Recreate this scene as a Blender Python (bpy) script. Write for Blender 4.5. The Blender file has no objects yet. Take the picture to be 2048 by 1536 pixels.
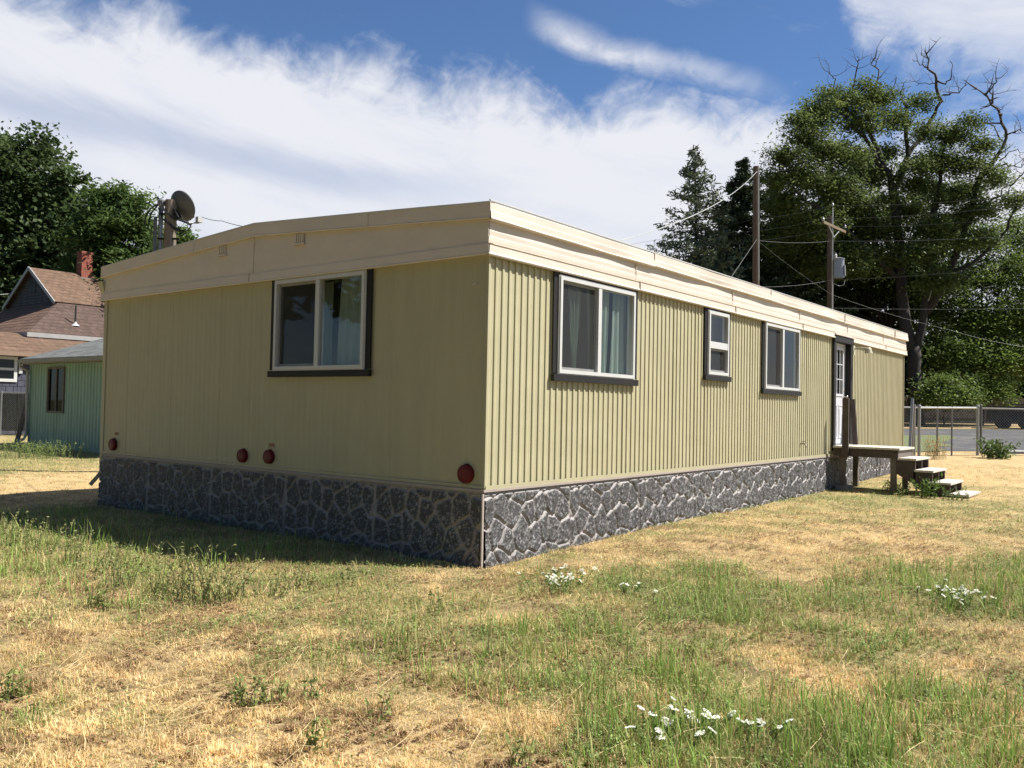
import bpy, math, random
import numpy as np
from mathutils import Vector, Matrix
PI = math.pi
R_ = math.radians
S = bpy.context.scene
COL = S.collection
# ------------------------------------------------------------------ camera
CAM = np.array([-6.05772, -5.00655, 1.46988])
FW = np.array([0.78983, 0.61272, 0.02747])
RT = np.array([0.61239, -0.7903, 0.02009])
UP = np.array([-0.03402, -0.00096, 0.99942])
FPX = 1719.9147
cd = bpy.data.cameras.new('camera')
cd.sensor_width = 36.0
cd.lens = 36.0 * FPX / 2048.0
cd.clip_start = 0.05
cd.clip_end = 3000
cam = bpy.data.objects.new('camera', cd)
COL.objects.link(cam)
M = Matrix(((RT[0], UP[0], -FW[0], CAM[0]), (RT[1], UP[1], -FW[1], CAM[1]), (RT[2], UP[2], -FW[2], CAM[2]), (0, 0, 0, 1)))
cam.matrix_world = M
S.camera = cam
S.render.resolution_x = 1024
S.render.resolution_y = 768


def ray(x, y):
    return FW + RT * ((x - 1024) / FPX) - UP * ((y - 768) / FPX)


def at(x, y, dep):            # point seen at x, y at a distance
    return CAM + ray(x, y) * dep


def plane(x, y, ax, v):       # point seen at x, y on an axis plane
    d = ray(x, y)
    return CAM + d * (v - CAM[ax]) / d[ax]


F2 = np.array([FW[0], FW[1], 0]); F2 /= np.linalg.norm(F2)
R2 = np.array([F2[1], -F2[0], 0])


def azel(x, y):
    d = ray(x, y); d = d / np.linalg.norm(d)
    return math.degrees(math.atan2(d @ R2, d @ F2)), math.degrees(math.asin(d[2]))


# ------------------------------------------------------------------ sun, sky, exposure
SUNV = Vector((1.57, -2.0, 3.33)).normalized()
SUN_STRENGTH = 5.0
SKY_STRENGTH = 0.056
EXPOSURE = 1.0
sl = bpy.data.lights.new('sun', 'SUN')
sl.energy = SUN_STRENGTH
sl.angle = R_(0.5)
sl.color = (1.0, 0.96, 0.90)
so = bpy.data.objects.new('sun', sl)
COL.objects.link(so)
so.rotation_mode = 'QUATERNION'
so.rotation_quaternion = SUNV.to_track_quat('Z', 'Y')
S.view_settings.view_transform = 'Standard'
S.view_settings.look = 'None'
S.view_settings.exposure = EXPOSURE
S.view_settings.gamma = 1.0

w = bpy.data.worlds.new('World')
S.world = w
w.use_nodes = True
nt = w.node_tree
nt.nodes.clear()
N = nt.nodes.new
L = nt.links.new
out = N('ShaderNodeOutputWorld')
bg = N('ShaderNodeBackground')
L(bg.outputs[0], out.inputs[0])
sky = N('ShaderNodeTexSky')
sky.sky_type = 'NISHITA'
sky.sun_disc = False
sky.sun_elevation = math.asin(SUNV.z)
sky.sun_rotation = math.atan2(SUNV.x, SUNV.y)
sky.altitude = 300
sky.air_density = 1.0
sky.dust_density = 0.3
sky.ozone_density = 6.0
skyd = N('ShaderNodeMix'); skyd.data_type = 'RGBA'; skyd.blend_type = 'MULTIPLY'
skyd.inputs[0].default_value = 1.0
L(sky.outputs[0], skyd.inputs[6]); skyd.inputs[7].default_value = (SKY_STRENGTH * .88, SKY_STRENGTH * .98, SKY_STRENGTH * 1.09, 1)
tc = N('ShaderNodeTexCoord')
DIR = tc.outputs['Generated']


def val(v):
    n = N('ShaderNodeValue'); n.outputs[0].default_value = v; return n.outputs[0]


def ma(op, a, b=None, c=None, clamp=False):
    n = N('ShaderNodeMath'); n.operation = op; n.use_clamp = clamp
    for i, q in enumerate((a, b, c)):
        if q is None: continue
        if isinstance(q, (int, float)): n.inputs[i].default_value = q
        else: L(q, n.inputs[i])
    return n.outputs[0]


def dot(v):
    n = N('ShaderNodeVectorMath'); n.operation = 'DOT_PRODUCT'
    L(DIR, n.inputs[0]); n.inputs[1].default_value = v
    return n.outputs['Value']


AZ = ma('MULTIPLY', ma('ARCTAN2', dot(tuple(R2)), dot(tuple(F2))), 180 / PI)     # degrees from the home's corner view
EL = ma('MULTIPLY', ma('ARCSINE', dot((0, 0, 1))), 180 / PI)


def curve(pts, inp=None):
    """piecewise elevation (deg) as a function of azimuth (deg)"""
    pts = sorted([azel(*p) for p in pts])
    n = N('ShaderNodeFloatCurve')
    c = n.mapping.curves[0]
    vals = [((a + 60) / 120, e / 60) for a, e in pts]
    c.points[0].location = (0, vals[0][1]); c.points[1].location = (1, vals[-1][1])
    for a, e in vals: c.points.new(a, e)
    n.mapping.update()
    L(ma('DIVIDE', ma('ADD', AZ, 60), 120, clamp=True), n.inputs['Value'])
    return ma('MULTIPLY', n.outputs[0], 60)


def comb(x, y, z):
    n = N('ShaderNodeCombineXYZ')
    for i, q in enumerate((x, y, z)):
        if isinstance(q, (int, float)): n.inputs[i].default_value = q
        else: L(q, n.inputs[i])
    return n.outputs[0]


def noise(sx, sy, off, detail=8, rough=0.6, dist=0.0, th=17):
    c, s = math.cos(R_(th)), math.sin(R_(th))
    a = ma('SUBTRACT', ma('MULTIPLY', AZ, c * sx), ma('MULTIPLY', EL, s * sx))
    b = ma('ADD', ma('MULTIPLY', AZ, s * sy), ma('MULTIPLY', EL, c * sy))
    n = N('ShaderNodeTexNoise'); n.noise_dimensions = '3D'
    n.inputs['Scale'].default_value = 1; n.inputs['Detail'].default_value = detail
    n.inputs['Roughness'].default_value = rough; n.inputs['Distortion'].default_value = dist
    L(comb(a, b, off), n.inputs['Vector'])
    return n.outputs['Fac']


def sstep(x, lo, hi):
    n = N('ShaderNodeMapRange'); n.interpolation_type = 'SMOOTHSTEP'
    L(x, n.inputs[0])
    n.inputs[1].default_value = lo; n.inputs[2].default_value = hi
    n.inputs[3].default_value = 0; n.inputs[4].default_value = 1
    return n.outputs[0]


n1 = noise(.16, .27, 3.1, 10, .62, .45)
n2 = noise(.42, .62, 9.7, 8, .56, .7, -35)
n3 = noise(.07, .42, 21.0, 7, .6, .3, 14)
cn1 = ma('SUBTRACT', n1, .5); cn2 = ma('SUBTRACT', n2, .5); cn3 = ma('SUBTRACT', n3, .5)
edge = curve([(-300, -260), (0, -90), (200, -10), (330, 12), (430, 50), (600, 85), (760, 92), (900, 150), (1010, 150), (1130, 205), (1220, 180), (1330, 172), (1480, 200), (1620, 232), (1750, 262), (2048, 250), (2300, 150)])
d1 = ma('ADD', ma('SUBTRACT', edge, EL), ma('ADD', ma('MULTIPLY', cn1, 6.0), ma('MULTIPLY', cn2, 3.6)))
m_main = sstep(d1, -.9, 3.0)
# thin blue rift inside the lower part of the cloud sheet
rift = curve([(-300, 130), (0, 205), (150, 240), (330, 272), (450, 305), (620, 345), (800, 372), (1000, 400), (1300, 420), (2048, 600)])
dr = ma('ABSOLUTE', ma('ADD', ma('SUBTRACT', EL, rift), ma('MULTIPLY', cn3, 3.0)))
m_rift = ma('SUBTRACT', 1, sstep(dr, .1, 2.0))
riftfade = ma('SUBTRACT', 1, sstep(AZ, -14, 2))
m_rift = ma('MULTIPLY', ma('MULTIPLY', m_rift, riftfade), .36)
# lower veil, patchier
low = curve([(-300, 250), (0, 330), (150, 370), (300, 400), (420, 440), (600, 520), (900, 700), (1300, 760), (2300, 760)])
m_low = ma('MULTIPLY', sstep(ma('ADD', ma('SUBTRACT', low, EL), ma('MULTIPLY', cn3, 6)), -1.0, 3.5), .22)
m_main = ma('MULTIPLY', m_main, ma('SUBTRACT', 1, ma('MAXIMUM', m_rift, m_low)))
# streak on the right of the blue gap
st = curve([(900, 10), (1060, 45), (1180, 85), (1300, 118), (1420, 150), (1560, 185), (1640, 215)])
ds = ma('ABSOLUTE', ma('ADD', ma('SUBTRACT', EL, st), ma('MULTIPLY', cn1, 2.4)))
m_st = ma('MULTIPLY', ma('SUBTRACT', 1, sstep(ds, .0, 1.35)), ma('MULTIPLY', sstep(AZ, .0, 2.5), ma('SUBTRACT', 1, sstep(AZ, 12, 18.5))))
m_st = ma('MULTIPLY', m_st, ma('ADD', .05, ma('MULTIPLY', ma('MULTIPLY', n2, n1), 1.9)))
# small wisps
ws = ma('MULTIPLY', sstep(n3, .60, .80), ma('MULTIPLY', sstep(EL, 18, 24), .35))
# cloud field at the upper right
rg = curve([(1500, -300), (1640, -100), (1720, 90), (1800, 150), (1950, 200), (2048, 225), (2400, 300)])
m_r = ma('MULTIPLY', sstep(ma('ADD', ma('SUBTRACT', EL, rg), ma('ADD', ma('MULTIPLY', cn1, 8), ma('MULTIPLY', cn2, 3.5))), -.6, 3.0), sstep(AZ, 17.5, 21.5))
m_r = ma('MULTIPLY', m_r, ma('ADD', .35, ma('MULTIPLY', n3, .9), clamp=True))
# broken cloud in the rest of the sky (behind and beside the viewer)
rest = ma('ADD', ma('MULTIPLY', sstep(ma('MULTIPLY', AZ, -1), 38, 50), sstep(n1, .5, .68)), ma('MULTIPLY', ma('MULTIPLY', sstep(AZ, 36, 50), ma('SUBTRACT', 1, sstep(AZ, 100, 130))), ma('MULTIPLY', sstep(n1, .3, .55), 2.6)))
m_rest = ma('MULTIPLY', rest, .25)
infront = ma('SUBTRACT', 1, sstep(ma('ABSOLUTE', AZ), 45, 70))
msk = ma('MULTIPLY', ma('MAXIMUM', ma('MAXIMUM', m_main, m_st), ma('MAXIMUM', m_r, ws)), infront)
msk = ma('MAXIMUM', msk, m_rest, clamp=True)
dens = ma('MULTIPLY', msk, .97)
cc = N('ShaderNodeMix'); cc.data_type = 'RGBA'
cc.inputs[6].default_value = (.395, .41, .45, 1); cc.inputs[7].default_value = (.43, .435, .46, 1)
L(sstep(ma('ADD', n3, ma('MULTIPLY', cn1, .8)), .3, .58), cc.inputs[0])
mx = N('ShaderNodeMix'); mx.data_type = 'RGBA'
L(dens, mx.inputs[0]); L(skyd.outputs[2], mx.inputs[6]); L(cc.outputs[2], mx.inputs[7])
L(mx.outputs[2], bg.inputs[0])
bg.inputs[1].default_value = 1.0

rng = np.random.default_rng(7)
random.seed(7)

# ------------------------------------------------------------------ materials
MATS = {}
ALB = .68


def nmat(name):
    m = bpy.data.materials.new(name); m.use_nodes = True
    n = m.node_tree.nodes; n.clear()
    return m, n, m.node_tree.links


def mat(name, col, rough=.6, metal=0.0, var=.12, scale=6.0, bump=0.0, bscale=40.0, spec=.5, vcol=False, stretch=(1, 1, 1), dirt=None, trans=0.0, alb=ALB):
    if name in MATS: return MATS[name]
    m, n, l = nmat(name)
    o = n.new('ShaderNodeOutputMaterial')
    b = n.new('ShaderNodeBsdfPrincipled')
    b.inputs['Roughness'].default_value = rough
    b.inputs['Metallic'].default_value = metal
    b.inputs['Specular IOR Level'].default_value = spec
    tcn = n.new('ShaderNodeTexCoord')
    mp = n.new('ShaderNodeMapping'); mp.inputs['Scale'].default_value = stretch
    l.new(tcn.outputs['Object'], mp.inputs[0])
    nz = n.new('ShaderNodeTexNoise'); nz.inputs['Scale'].default_value = scale; nz.inputs['Detail'].default_value = 6; nz.inputs['Roughness'].default_value = .65
    l.new(mp.outputs[0], nz.inputs['Vector'])
    mr = n.new('ShaderNodeMapRange'); mr.inputs[1].default_value = .3; mr.inputs[2].default_value = .7
    mr.inputs[3].default_value = (1 - var) * alb; mr.inputs[4].default_value = (1 + var) * alb
    l.new(nz.outputs['Fac'], mr.inputs[0])
    mul = n.new('ShaderNodeVectorMath'); mul.operation = 'SCALE'
    l.new(mr.outputs[0], mul.inputs['Scale'])
    if vcol:
        a = n.new('ShaderNodeAttribute'); a.attribute_name = 'Col'
        l.new(a.outputs['Color'], mul.inputs[0])
    else:
        mul.inputs[0].default_value = col
    src = mul.outputs[0]
    if dirt:
        dc, dsc, lo, hi = dirt
        dn = n.new('ShaderNodeTexNoise'); dn.inputs['Scale'].default_value = dsc; dn.inputs['Detail'].default_value = 8; dn.inputs['Roughness'].default_value = .7
        l.new(mp.outputs[0], dn.inputs['Vector'])
        dr_ = n.new('ShaderNodeMapRange'); dr_.inputs[1].default_value = lo; dr_.inputs[2].default_value = hi
        l.new(dn.outputs['Fac'], dr_.inputs[0])
        dm = n.new('ShaderNodeMix'); dm.data_type = 'RGBA'
        l.new(dr_.outputs[0], dm.inputs[0]); l.new(src, dm.inputs[6]); dm.inputs[7].default_value = (*[q * alb for q in dc], 1)
        src = dm.outputs[2]
    l.new(src, b.inputs['Base Color'])
    if bump:
        bn = n.new('ShaderNodeTexNoise'); bn.inputs['Scale'].default_value = bscale; bn.inputs['Detail'].default_value = 5
        l.new(mp.outputs[0], bn.inputs['Vector'])
        bu = n.new('ShaderNodeBump'); bu.inputs['Strength'].default_value = bump; bu.inputs['Distance'].default_value = .02
        l.new(bn.outputs['Fac'], bu.inputs['Height']); l.new(bu.outputs[0], b.inputs['Normal'])
    if trans > 0:
        t = n.new('ShaderNodeBsdfTranslucent'); l.new(src, t.inputs[0])
        ms = n.new('ShaderNodeMixShader'); ms.inputs[0].default_value = trans
        l.new(b.outputs[0], ms.inputs[1]); l.new(t.outputs[0], ms.inputs[2]); l.new(ms.outputs[0], o.inputs[0])
    else:
        l.new(b.outputs[0], o.inputs[0])
    MATS[name] = m
    return m


def glassmat(name, tint, refl=1.8, extra=0.0):
    m, n, l = nmat(name)
    o = n.new('ShaderNodeOutputMaterial')
    t = n.new('ShaderNodeBsdfTransparent'); t.inputs[0].default_value = (*tint, 1)
    g = n.new('ShaderNodeBsdfGlossy'); g.inputs['Roughness'].default_value = .02
    lw_ = n.new('ShaderNodeLayerWeight'); lw_.inputs[0].default_value = .5
    fr = n.new('ShaderNodeMath'); fr.operation = 'POWER'; l.new(lw_.outputs['Facing'], fr.inputs[0]); fr.inputs[1].default_value = 3.5
    k = n.new('ShaderNodeMath'); k.operation = 'MULTIPLY_ADD'; k.use_clamp = True
    l.new(fr.outputs[0], k.inputs[0]); k.inputs[1].default_value = refl; k.inputs[2].default_value = extra
    ms = n.new('ShaderNodeMixShader')
    l.new(k.outputs[0], ms.inputs[0]); l.new(t.outputs[0], ms.inputs[1]); l.new(g.outputs[0], ms.inputs[2]); l.new(ms.outputs[0], o.inputs[0])
    return m


def screenmat(name, col, fac):
    m, n, l = nmat(name)
    o = n.new('ShaderNodeOutputMaterial')
    t = n.new('ShaderNodeBsdfTransparent')
    g = n.new('ShaderNodeBsdfDiffuse'); g.inputs[0].default_value = (*col, 1)
    ms = n.new('ShaderNodeMixShader'); ms.inputs[0].default_value = fac
    l.new(t.outputs[0], ms.inputs[1]); l.new(g.outputs[0], ms.inputs[2]); l.new(ms.outputs[0], o.inputs[0])
    return m


def brickmat(name, c1, c2, mort, sx, sy, bw=.5, bh=.25, ms=.02, axis='xz', rough=.9):
    m, n, l = nmat(name)
    o = n.new('ShaderNodeOutputMaterial'); b = n.new('ShaderNodeBsdfPrincipled'); b.inputs['Roughness'].default_value = rough
    b.inputs['Specular IOR Level'].default_value = .2
    t = n.new('ShaderNodeTexCoord'); sp = n.new('ShaderNodeSeparateXYZ'); l.new(t.outputs['Object'], sp.inputs[0])
    cb = n.new('ShaderNodeCombineXYZ')
    i = {'x': 0, 'y': 1, 'z': 2}
    if axis == 'hz':
        ad = n.new('ShaderNodeMath'); ad.operation = 'ADD'; l.new(sp.outputs[0], ad.inputs[0]); l.new(sp.outputs[1], ad.inputs[1])
        l.new(ad.outputs[0], cb.inputs[0]); l.new(sp.outputs[2], cb.inputs[1])
    else:
        l.new(sp.outputs[i[axis[0]]], cb.inputs[0]); l.new(sp.outputs[i[axis[1]]], cb.inputs[1])
    br = n.new('ShaderNodeTexBrick')
    br.inputs['Color1'].default_value = (*c1, 1); br.inputs['Color2'].default_value = (*c2, 1); br.inputs['Mortar'].default_value = (*mort, 1)
    br.inputs['Scale'].default_value = 1; br.inputs['Brick Width'].default_value = bw; br.inputs['Row Height'].default_value = bh
    br.inputs['Mortar Size'].default_value = ms; br.inputs['Mortar Smooth'].default_value = .3
    l.new(cb.outputs[0], br.inputs['Vector'])
    nz = n.new('ShaderNodeTexNoise'); nz.inputs['Scale'].default_value = 3; nz.inputs['Detail'].default_value = 7
    l.new(t.outputs['Object'], nz.inputs['Vector'])
    mr = n.new('ShaderNodeMapRange'); mr.inputs[1].default_value = .3; mr.inputs[2].default_value = .7; mr.inputs[3].default_value = .78 * ALB; mr.inputs[4].default_value = 1.2 * ALB
    l.new(nz.outputs['Fac'], mr.inputs[0])
    mu = n.new('ShaderNodeVectorMath'); mu.operation = 'SCALE'; l.new(br.outputs['Color'], mu.inputs[0]); l.new(mr.outputs[0], mu.inputs['Scale'])
    l.new(mu.outputs[0], b.inputs['Base Color'])
    bu = n.new('ShaderNodeBump'); bu.inputs['Strength'].default_value = .6; bu.inputs['Distance'].default_value = .02; bu.invert = True
    l.new(br.outputs['Fac'], bu.inputs['Height']); l.new(bu.outputs[0], b.inputs['Normal'])
    l.new(b.outputs[0], o.inputs[0])
    return m


def sidingmat(name, col, var=.06):
    """painted sheet metal: faint vertical staining and small chips"""
    m, n, l = nmat(name)
    o = n.new('ShaderNodeOutputMaterial'); b = n.new('ShaderNodeBsdfPrincipled')
    b.inputs['Roughness'].default_value = .5; b.inputs['Specular IOR Level'].default_value = .35
    t = n.new('ShaderNodeTexCoord')
    mp = n.new('ShaderNodeMapping'); mp.inputs['Scale'].default_value = (3, 3, .35); l.new(t.outputs['Object'], mp.inputs[0])
    n1_ = n.new('ShaderNodeTexNoise'); n1_.inputs['Scale'].default_value = 2.2; n1_.inputs['Detail'].default_value = 8; n1_.inputs['Roughness'].default_value = .7; l.new(mp.outputs[0], n1_.inputs['Vector'])
    r1 = n.new('ShaderNodeMapRange'); r1.inputs[1].default_value = .3; r1.inputs[2].default_value = .7; r1.inputs[3].default_value = 1 - var; r1.inputs[4].default_value = 1 + var
    l.new(n1_.outputs['Fac'], r1.inputs[0])
    sc = n.new('ShaderNodeVectorMath'); sc.operation = 'SCALE'; sc.inputs[0].default_value = col; l.new(r1.outputs[0], sc.inputs['Scale'])
    n2_ = n.new('ShaderNodeTexNoise'); n2_.inputs['Scale'].default_value = 26; n2_.inputs['Detail'].default_value = 3; l.new(t.outputs['Object'], n2_.inputs['Vector'])
    r2 = n.new('ShaderNodeMapRange'); r2.inputs[1].default_value = .73; r2.inputs[2].default_value = .77; l.new(n2_.outputs['Fac'], r2.inputs[0])
    mxx = n.new('ShaderNodeMix'); mxx.data_type = 'RGBA'; l.new(r2.outputs[0], mxx.inputs[0]); l.new(sc.outputs[0], mxx.inputs[6])
    mxx.inputs[7].default_value = (col[0] * .55, col[1] * .52, col[2] * .5, 1)
    l.new(mxx.outputs[2], b.inputs['Base Color'])
    n3_ = n.new('ShaderNodeTexNoise'); n3_.inputs['Scale'].default_value = 1.6; n3_.inputs['Detail'].default_value = 2; l.new(t.outputs['Object'], n3_.inputs['Vector'])
    bu = n.new('ShaderNodeBump'); bu.inputs['Strength'].default_value = .4; bu.inputs['Distance'].default_value = .06; l.new(n3_.outputs['Fac'], bu.inputs['Height'])
    l.new(bu.outputs[0], b.inputs['Normal'])
    l.new(b.outputs[0], o.inputs[0])
    return m


SIDING = sidingmat('khaki_siding', (.368, .338, .212), .065)
CREAM = mat('cream_metal', (.61, .535, .45), .5, alb=.90, var=.06, scale=3, stretch=(1, 1, 2), bump=.12, bscale=5, dirt=((.28, .24, .19), 18, .68, .78))
CHAR = mat('charcoal_trim', (.015, .0148, .014), .6, var=.2, spec=.3)
VINYL = mat('white_vinyl', (.70, .70, .68), .4, var=.04)
GASK = mat('grey_sash', (.30, .30, .29), .5)
GLASS = glassmat('window_glass', (.90, .92, .90), .55, .05)
GLASSD = glassmat('far_glass', (.25, .27, .27), .25, .03)
SCREEN = screenmat('insect_screen', (.06, .06, .058), .38)
INTER = mat('interior', (.22, .20, .17), .9)
FROST = mat('blind_grey', (.10, .09, .085), .8)
MINT = mat('mint_curtain', (.55, .68, .59), .9, var=.05, trans=.45)
WOODG = mat('weathered_wood', (.20, .165, .135), .85, var=.35, scale=9, stretch=(6, 6, 1), bump=.4, bscale=30)
WOODD = mat('dark_brown_wood', (.085, .062, .05), .8, var=.3, scale=9, bump=.3)
WOODL = mat('sunbleached_board', (.52, .47, .40), .85, alb=.95, var=.22, scale=7, stretch=(1, 8, 1), bump=.3, bscale=30)
WOODS = mat('split_wood_edge', (.52, .40, .27), .8, var=.2, scale=14)
GALV = mat('galvanised_steel', (.42, .43, .43), .4, metal=.7, var=.12)
GALVD = mat('dull_galvanised_wire', (.20, .20, .19), .5, metal=.5)
DOORW = mat('white_door_paint', (.74, .74, .78), .4, var=.03)
REDP = mat('red_cover', (.15, .006, .008), .5, spec=.3, var=.2, scale=20)
BRASS = mat('door_metal', (.5, .45, .38), .3, metal=.9)
POLEW = mat('utility_pole_wood', (.13, .088, .06), .9, var=.35, scale=10, stretch=(4, 4, .4), bump=.5, bscale=25)
POLEO = mat('old_cracked_pole', (.25, .20, .145), .9, var=.4, scale=12, stretch=(5, 5, .35), bump=.6, bscale=25)
CABLE = mat('black_cable', (.02, .02, .022), .6)
CABLEL = mat('aluminium_cable', (.55, .55, .53), .5, metal=.2)
DISHG = mat('dish_grey', (.125, .128, .13), .55, var=.08)
LNBW = mat('pale_plastic', (.6, .6, .58), .45)
BARK = mat('bark', (.062, .05, .042), .95, var=.35, scale=5, stretch=(3, 3, .6), bump=.8, bscale=8)
DEADW = mat('dead_branch', (.10, .078, .065), .9, var=.3, scale=8)
LEAF = mat('leaf', (1, 1, 1), .55, alb=.8, var=.32, scale=1.2, vcol=True, trans=.38, spec=.15)
NEEDLE = mat('needle', (1, 1, 1), .7, alb=.8, var=.2, scale=1.5, vcol=True, trans=.08, spec=.2)
GRASS = mat('grass_blade', (1, 1, 1), .65, alb=1.12, var=.12, scale=2, vcol=True, trans=.3, spec=.25)
WHITEF = mat('white_petal', (.80, .80, .70), .8, alb=1.1, var=.08, trans=.3)
STEMG = mat('green_stem', (.13, .17, .06), .7, trans=.2)


# ------------------------------------------------------------------ mesh helpers
class MB:
    def __init__(self): self.v = []; self.f = []; self.mi = []; self.m = 0

    def add(self, vs, fs):
        b = len(self.v); self.v += [tuple(float(c) for c in q) for q in vs]
        for f in fs: self.f.append(tuple(b + i for i in f)); self.mi.append(self.m)

    def hexa(self, p):          # 8 points: bottom ring 0-3, top ring 4-7
        self.add(p, [(0, 3, 2, 1), (4, 5, 6, 7), (0, 1, 5, 4), (1, 2, 6, 5), (2, 3, 7, 6), (3, 0, 4, 7)])

    def box(self, x0, x1, y0, y1, z0, z1):
        x0, x1 = sorted((x0, x1)); y0, y1 = sorted((y0, y1)); z0, z1 = sorted((z0, z1))
        self.hexa([(x0, y0, z0), (x1, y0, z0), (x1, y1, z0), (x0, y1, z0), (x0, y0, z1), (x1, y0, z1), (x1, y1, z1), (x0, y1, z1)])

    def bar(self, p0, p1, wx, wy, up=(0, 0, 1)):      # rectangular bar between two points
        p0 = Vector(p0); p1 = Vector(p1); d = (p1 - p0).normalized(); u = Vector(up)
        if abs(d.dot(u)) > .95: u = Vector((1, 0, 0))
        a = d.cross(u).normalized() * wx / 2; b = a.cross(d).normalized() * wy / 2
        self.hexa([p0 - a - b, p0 + a - b, p0 + a + b, p0 - a + b, p1 - a - b, p1 + a - b, p1 + a + b, p1 - a + b])

    def tube(self, pts, rad, n=8, cap=True):
        pts = [Vector(p) for p in pts]
        if not hasattr(rad, '__len__'): rad = [rad] * len(pts)
        b = len(self.v); prev = None
        for i, p in enumerate(pts):
            t = (pts[min(i + 1, len(pts) - 1)] - pts[max(i - 1, 0)])
            t = t.normalized() if t.length > 1e-9 else Vector((0, 0, 1))
            if prev is None:
                a = Vector((0, 0, 1)) if abs(t.z) < .9 else Vector((1, 0, 0))
                prev = t.cross(a).normalized()
            a = (prev - t * prev.dot(t))
            a = a.normalized() if a.length > 1e-6 else t.orthogonal().normalized()
            prev = a; c = t.cross(a)
            for k in range(n):
                q = p + (a * math.cos(2 * PI * k / n) + c * math.sin(2 * PI * k / n)) * rad[i]
                self.v.append(tuple(q))
        for i in range(len(pts) - 1):
            for k in range(n):
                self.f.append((b + i * n + k, b + i * n + (k + 1) % n, b + (i + 1) * n + (k + 1) % n, b + (i + 1) * n + k)); self.mi.append(self.m)
        if cap and n > 2:
            self.f.append(tuple(b + k for k in range(n))[::-1]); self.mi.append(self.m)
            self.f.append(tuple(b + (len(pts) - 1) * n + k for k in range(n))); self.mi.append(self.m)

    def lathe(self, o, axis, prof, n=20):       # prof: (distance along the axis, radius)
        o = Vector(o); ax = Vector(axis).normalized(); a = ax.orthogonal().normalized(); c = ax.cross(a); b = len(self.v)
        for h, r in prof:
            for k in range(n):
                self.v.append(tuple(o + ax * h + (a * math.cos(2 * PI * k / n) + c * math.sin(2 * PI * k / n)) * r))
        for i in range(len(prof) - 1):
            for k in range(n):
                self.f.append((b + i * n + k, b + i * n + (k + 1) % n, b + (i + 1) * n + (k + 1) % n, b + (i + 1) * n + k)); self.mi.append(self.m)

    def build(self, name, mats, parent=None, smooth=False, col=None):
        o = org(parent)
        me = bpy.data.meshes.new(name)
        v = [(a - o[0], b - o[1], c - o[2]) for a, b, c in self.v]
        me.from_pydata(v, [], self.f)
        if not isinstance(mats, (list, tuple)): mats = [mats]
        for q in mats: me.materials.append(q)
        if len(mats) > 1: me.polygons.foreach_set('material_index', self.mi)
        if smooth: me.polygons.foreach_set('use_smooth', [True] * len(me.polygons))
        me.update()
        ob = bpy.data.objects.new(name, me); COL.objects.link(ob)
        if parent: ob.parent = parent
        return ob


def org(p):
    x = Vector((0, 0, 0))
    while p is not None: x = x + p.location; p = p.parent
    return x


def npmesh(name, V, F, mats, parent=None, col=None, smooth=False):
    """V (n,3); F (m,k) all faces with k corners"""
    o = org(parent)
    V = np.asarray(V, dtype=np.float32) - np.array(o, dtype=np.float32)
    F = np.asarray(F, dtype=np.int32)
    me = bpy.data.meshes.new(name)
    me.vertices.add(len(V)); me.vertices.foreach_set('co', V.ravel())
    k = F.shape[1]
    me.loops.add(F.size); me.loops.foreach_set('vertex_index', F.ravel())
    me.polygons.add(len(F)); me.polygons.foreach_set('loop_start', np.arange(0, F.size, k, dtype=np.int32))
    if smooth: me.polygons.foreach_set('use_smooth', np.ones(len(F), dtype=bool))
    me.update(calc_edges=True)
    if col is not None:
        a = me.color_attributes.new('Col', 'FLOAT_COLOR', 'POINT')
        c = np.ones((len(V), 4), dtype=np.float32); c[:, :3] = col
        a.data.foreach_set('color', c.ravel())
    me.materials.append(mats)
    ob = bpy.data.objects.new(name, me); COL.objects.link(ob)
    if parent: ob.parent = parent
    return ob


def tag(o, label=None, cat=None, group=None, kind=None):
    if label: o['label'] = label
    if cat: o['category'] = cat
    if group: o['group'] = group
    if kind: o['kind'] = kind
    return o


def thing(name, loc, label, cat, group=None):
    o = bpy.data.objects.new(name, None); o.empty_display_size = .2; COL.objects.link(o); o.location = loc
    return tag(o, label, cat, group)


# ------------------------------------------------------------------ value noise and ground height
_tab = np.random.default_rng(11).random((256, 256))


def vnoise(x, y):
    x = np.asarray(x, float); y = np.asarray(y, float)
    xi = np.floor(x).astype(int); yi = np.floor(y).astype(int); fx = x - xi; fy = y - yi
    fx = fx * fx * (3 - 2 * fx); fy = fy * fy * (3 - 2 * fy)
    g = lambda a, b: _tab[a & 255, b & 255]
    return (g(xi, yi) * (1 - fx) + g(xi + 1, yi) * fx) * (1 - fy) + (g(xi, yi + 1) * (1 - fx) + g(xi + 1, yi + 1) * fx) * fy


def fbm(x, y, o=4):
    s = 0; a = .5; t = 0
    for k in range(o):
        s = s + a * vnoise(x * 2 ** k + 17.3 * k, y * 2 ** k + 5.1 * k); t += a; a *= .5
    return s / t


def smooth(x, lo, hi):
    t = np.clip((x - lo) / (hi - lo), 0, 1); return t * t * (3 - 2 * t)


def H(x, y):
    x = np.asarray(x, float); y = np.asarray(y, float)
    lat = (x - CAM[0]) * R2[0] + (y - CAM[1]) * R2[1]
    base = np.interp(x, [-3, 0, 2.5, 9, 14, 20, 53, 100, 300], [0, .02, .08, .09, .19, .34, .92, 1.3, 2.0])
    wgt = smooth(lat, -6, -1)
    near = 1 - smooth(np.hypot(x - CAM[0], y - CAM[1]), 16, 30)
    return base * wgt + (fbm(x * .9, y * .9, 3) - .5) * .05 * near + (fbm(x * 5, y * 5, 2) - .5) * .015 * near


def Hf(x, y): return float(H(x, y))


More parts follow.
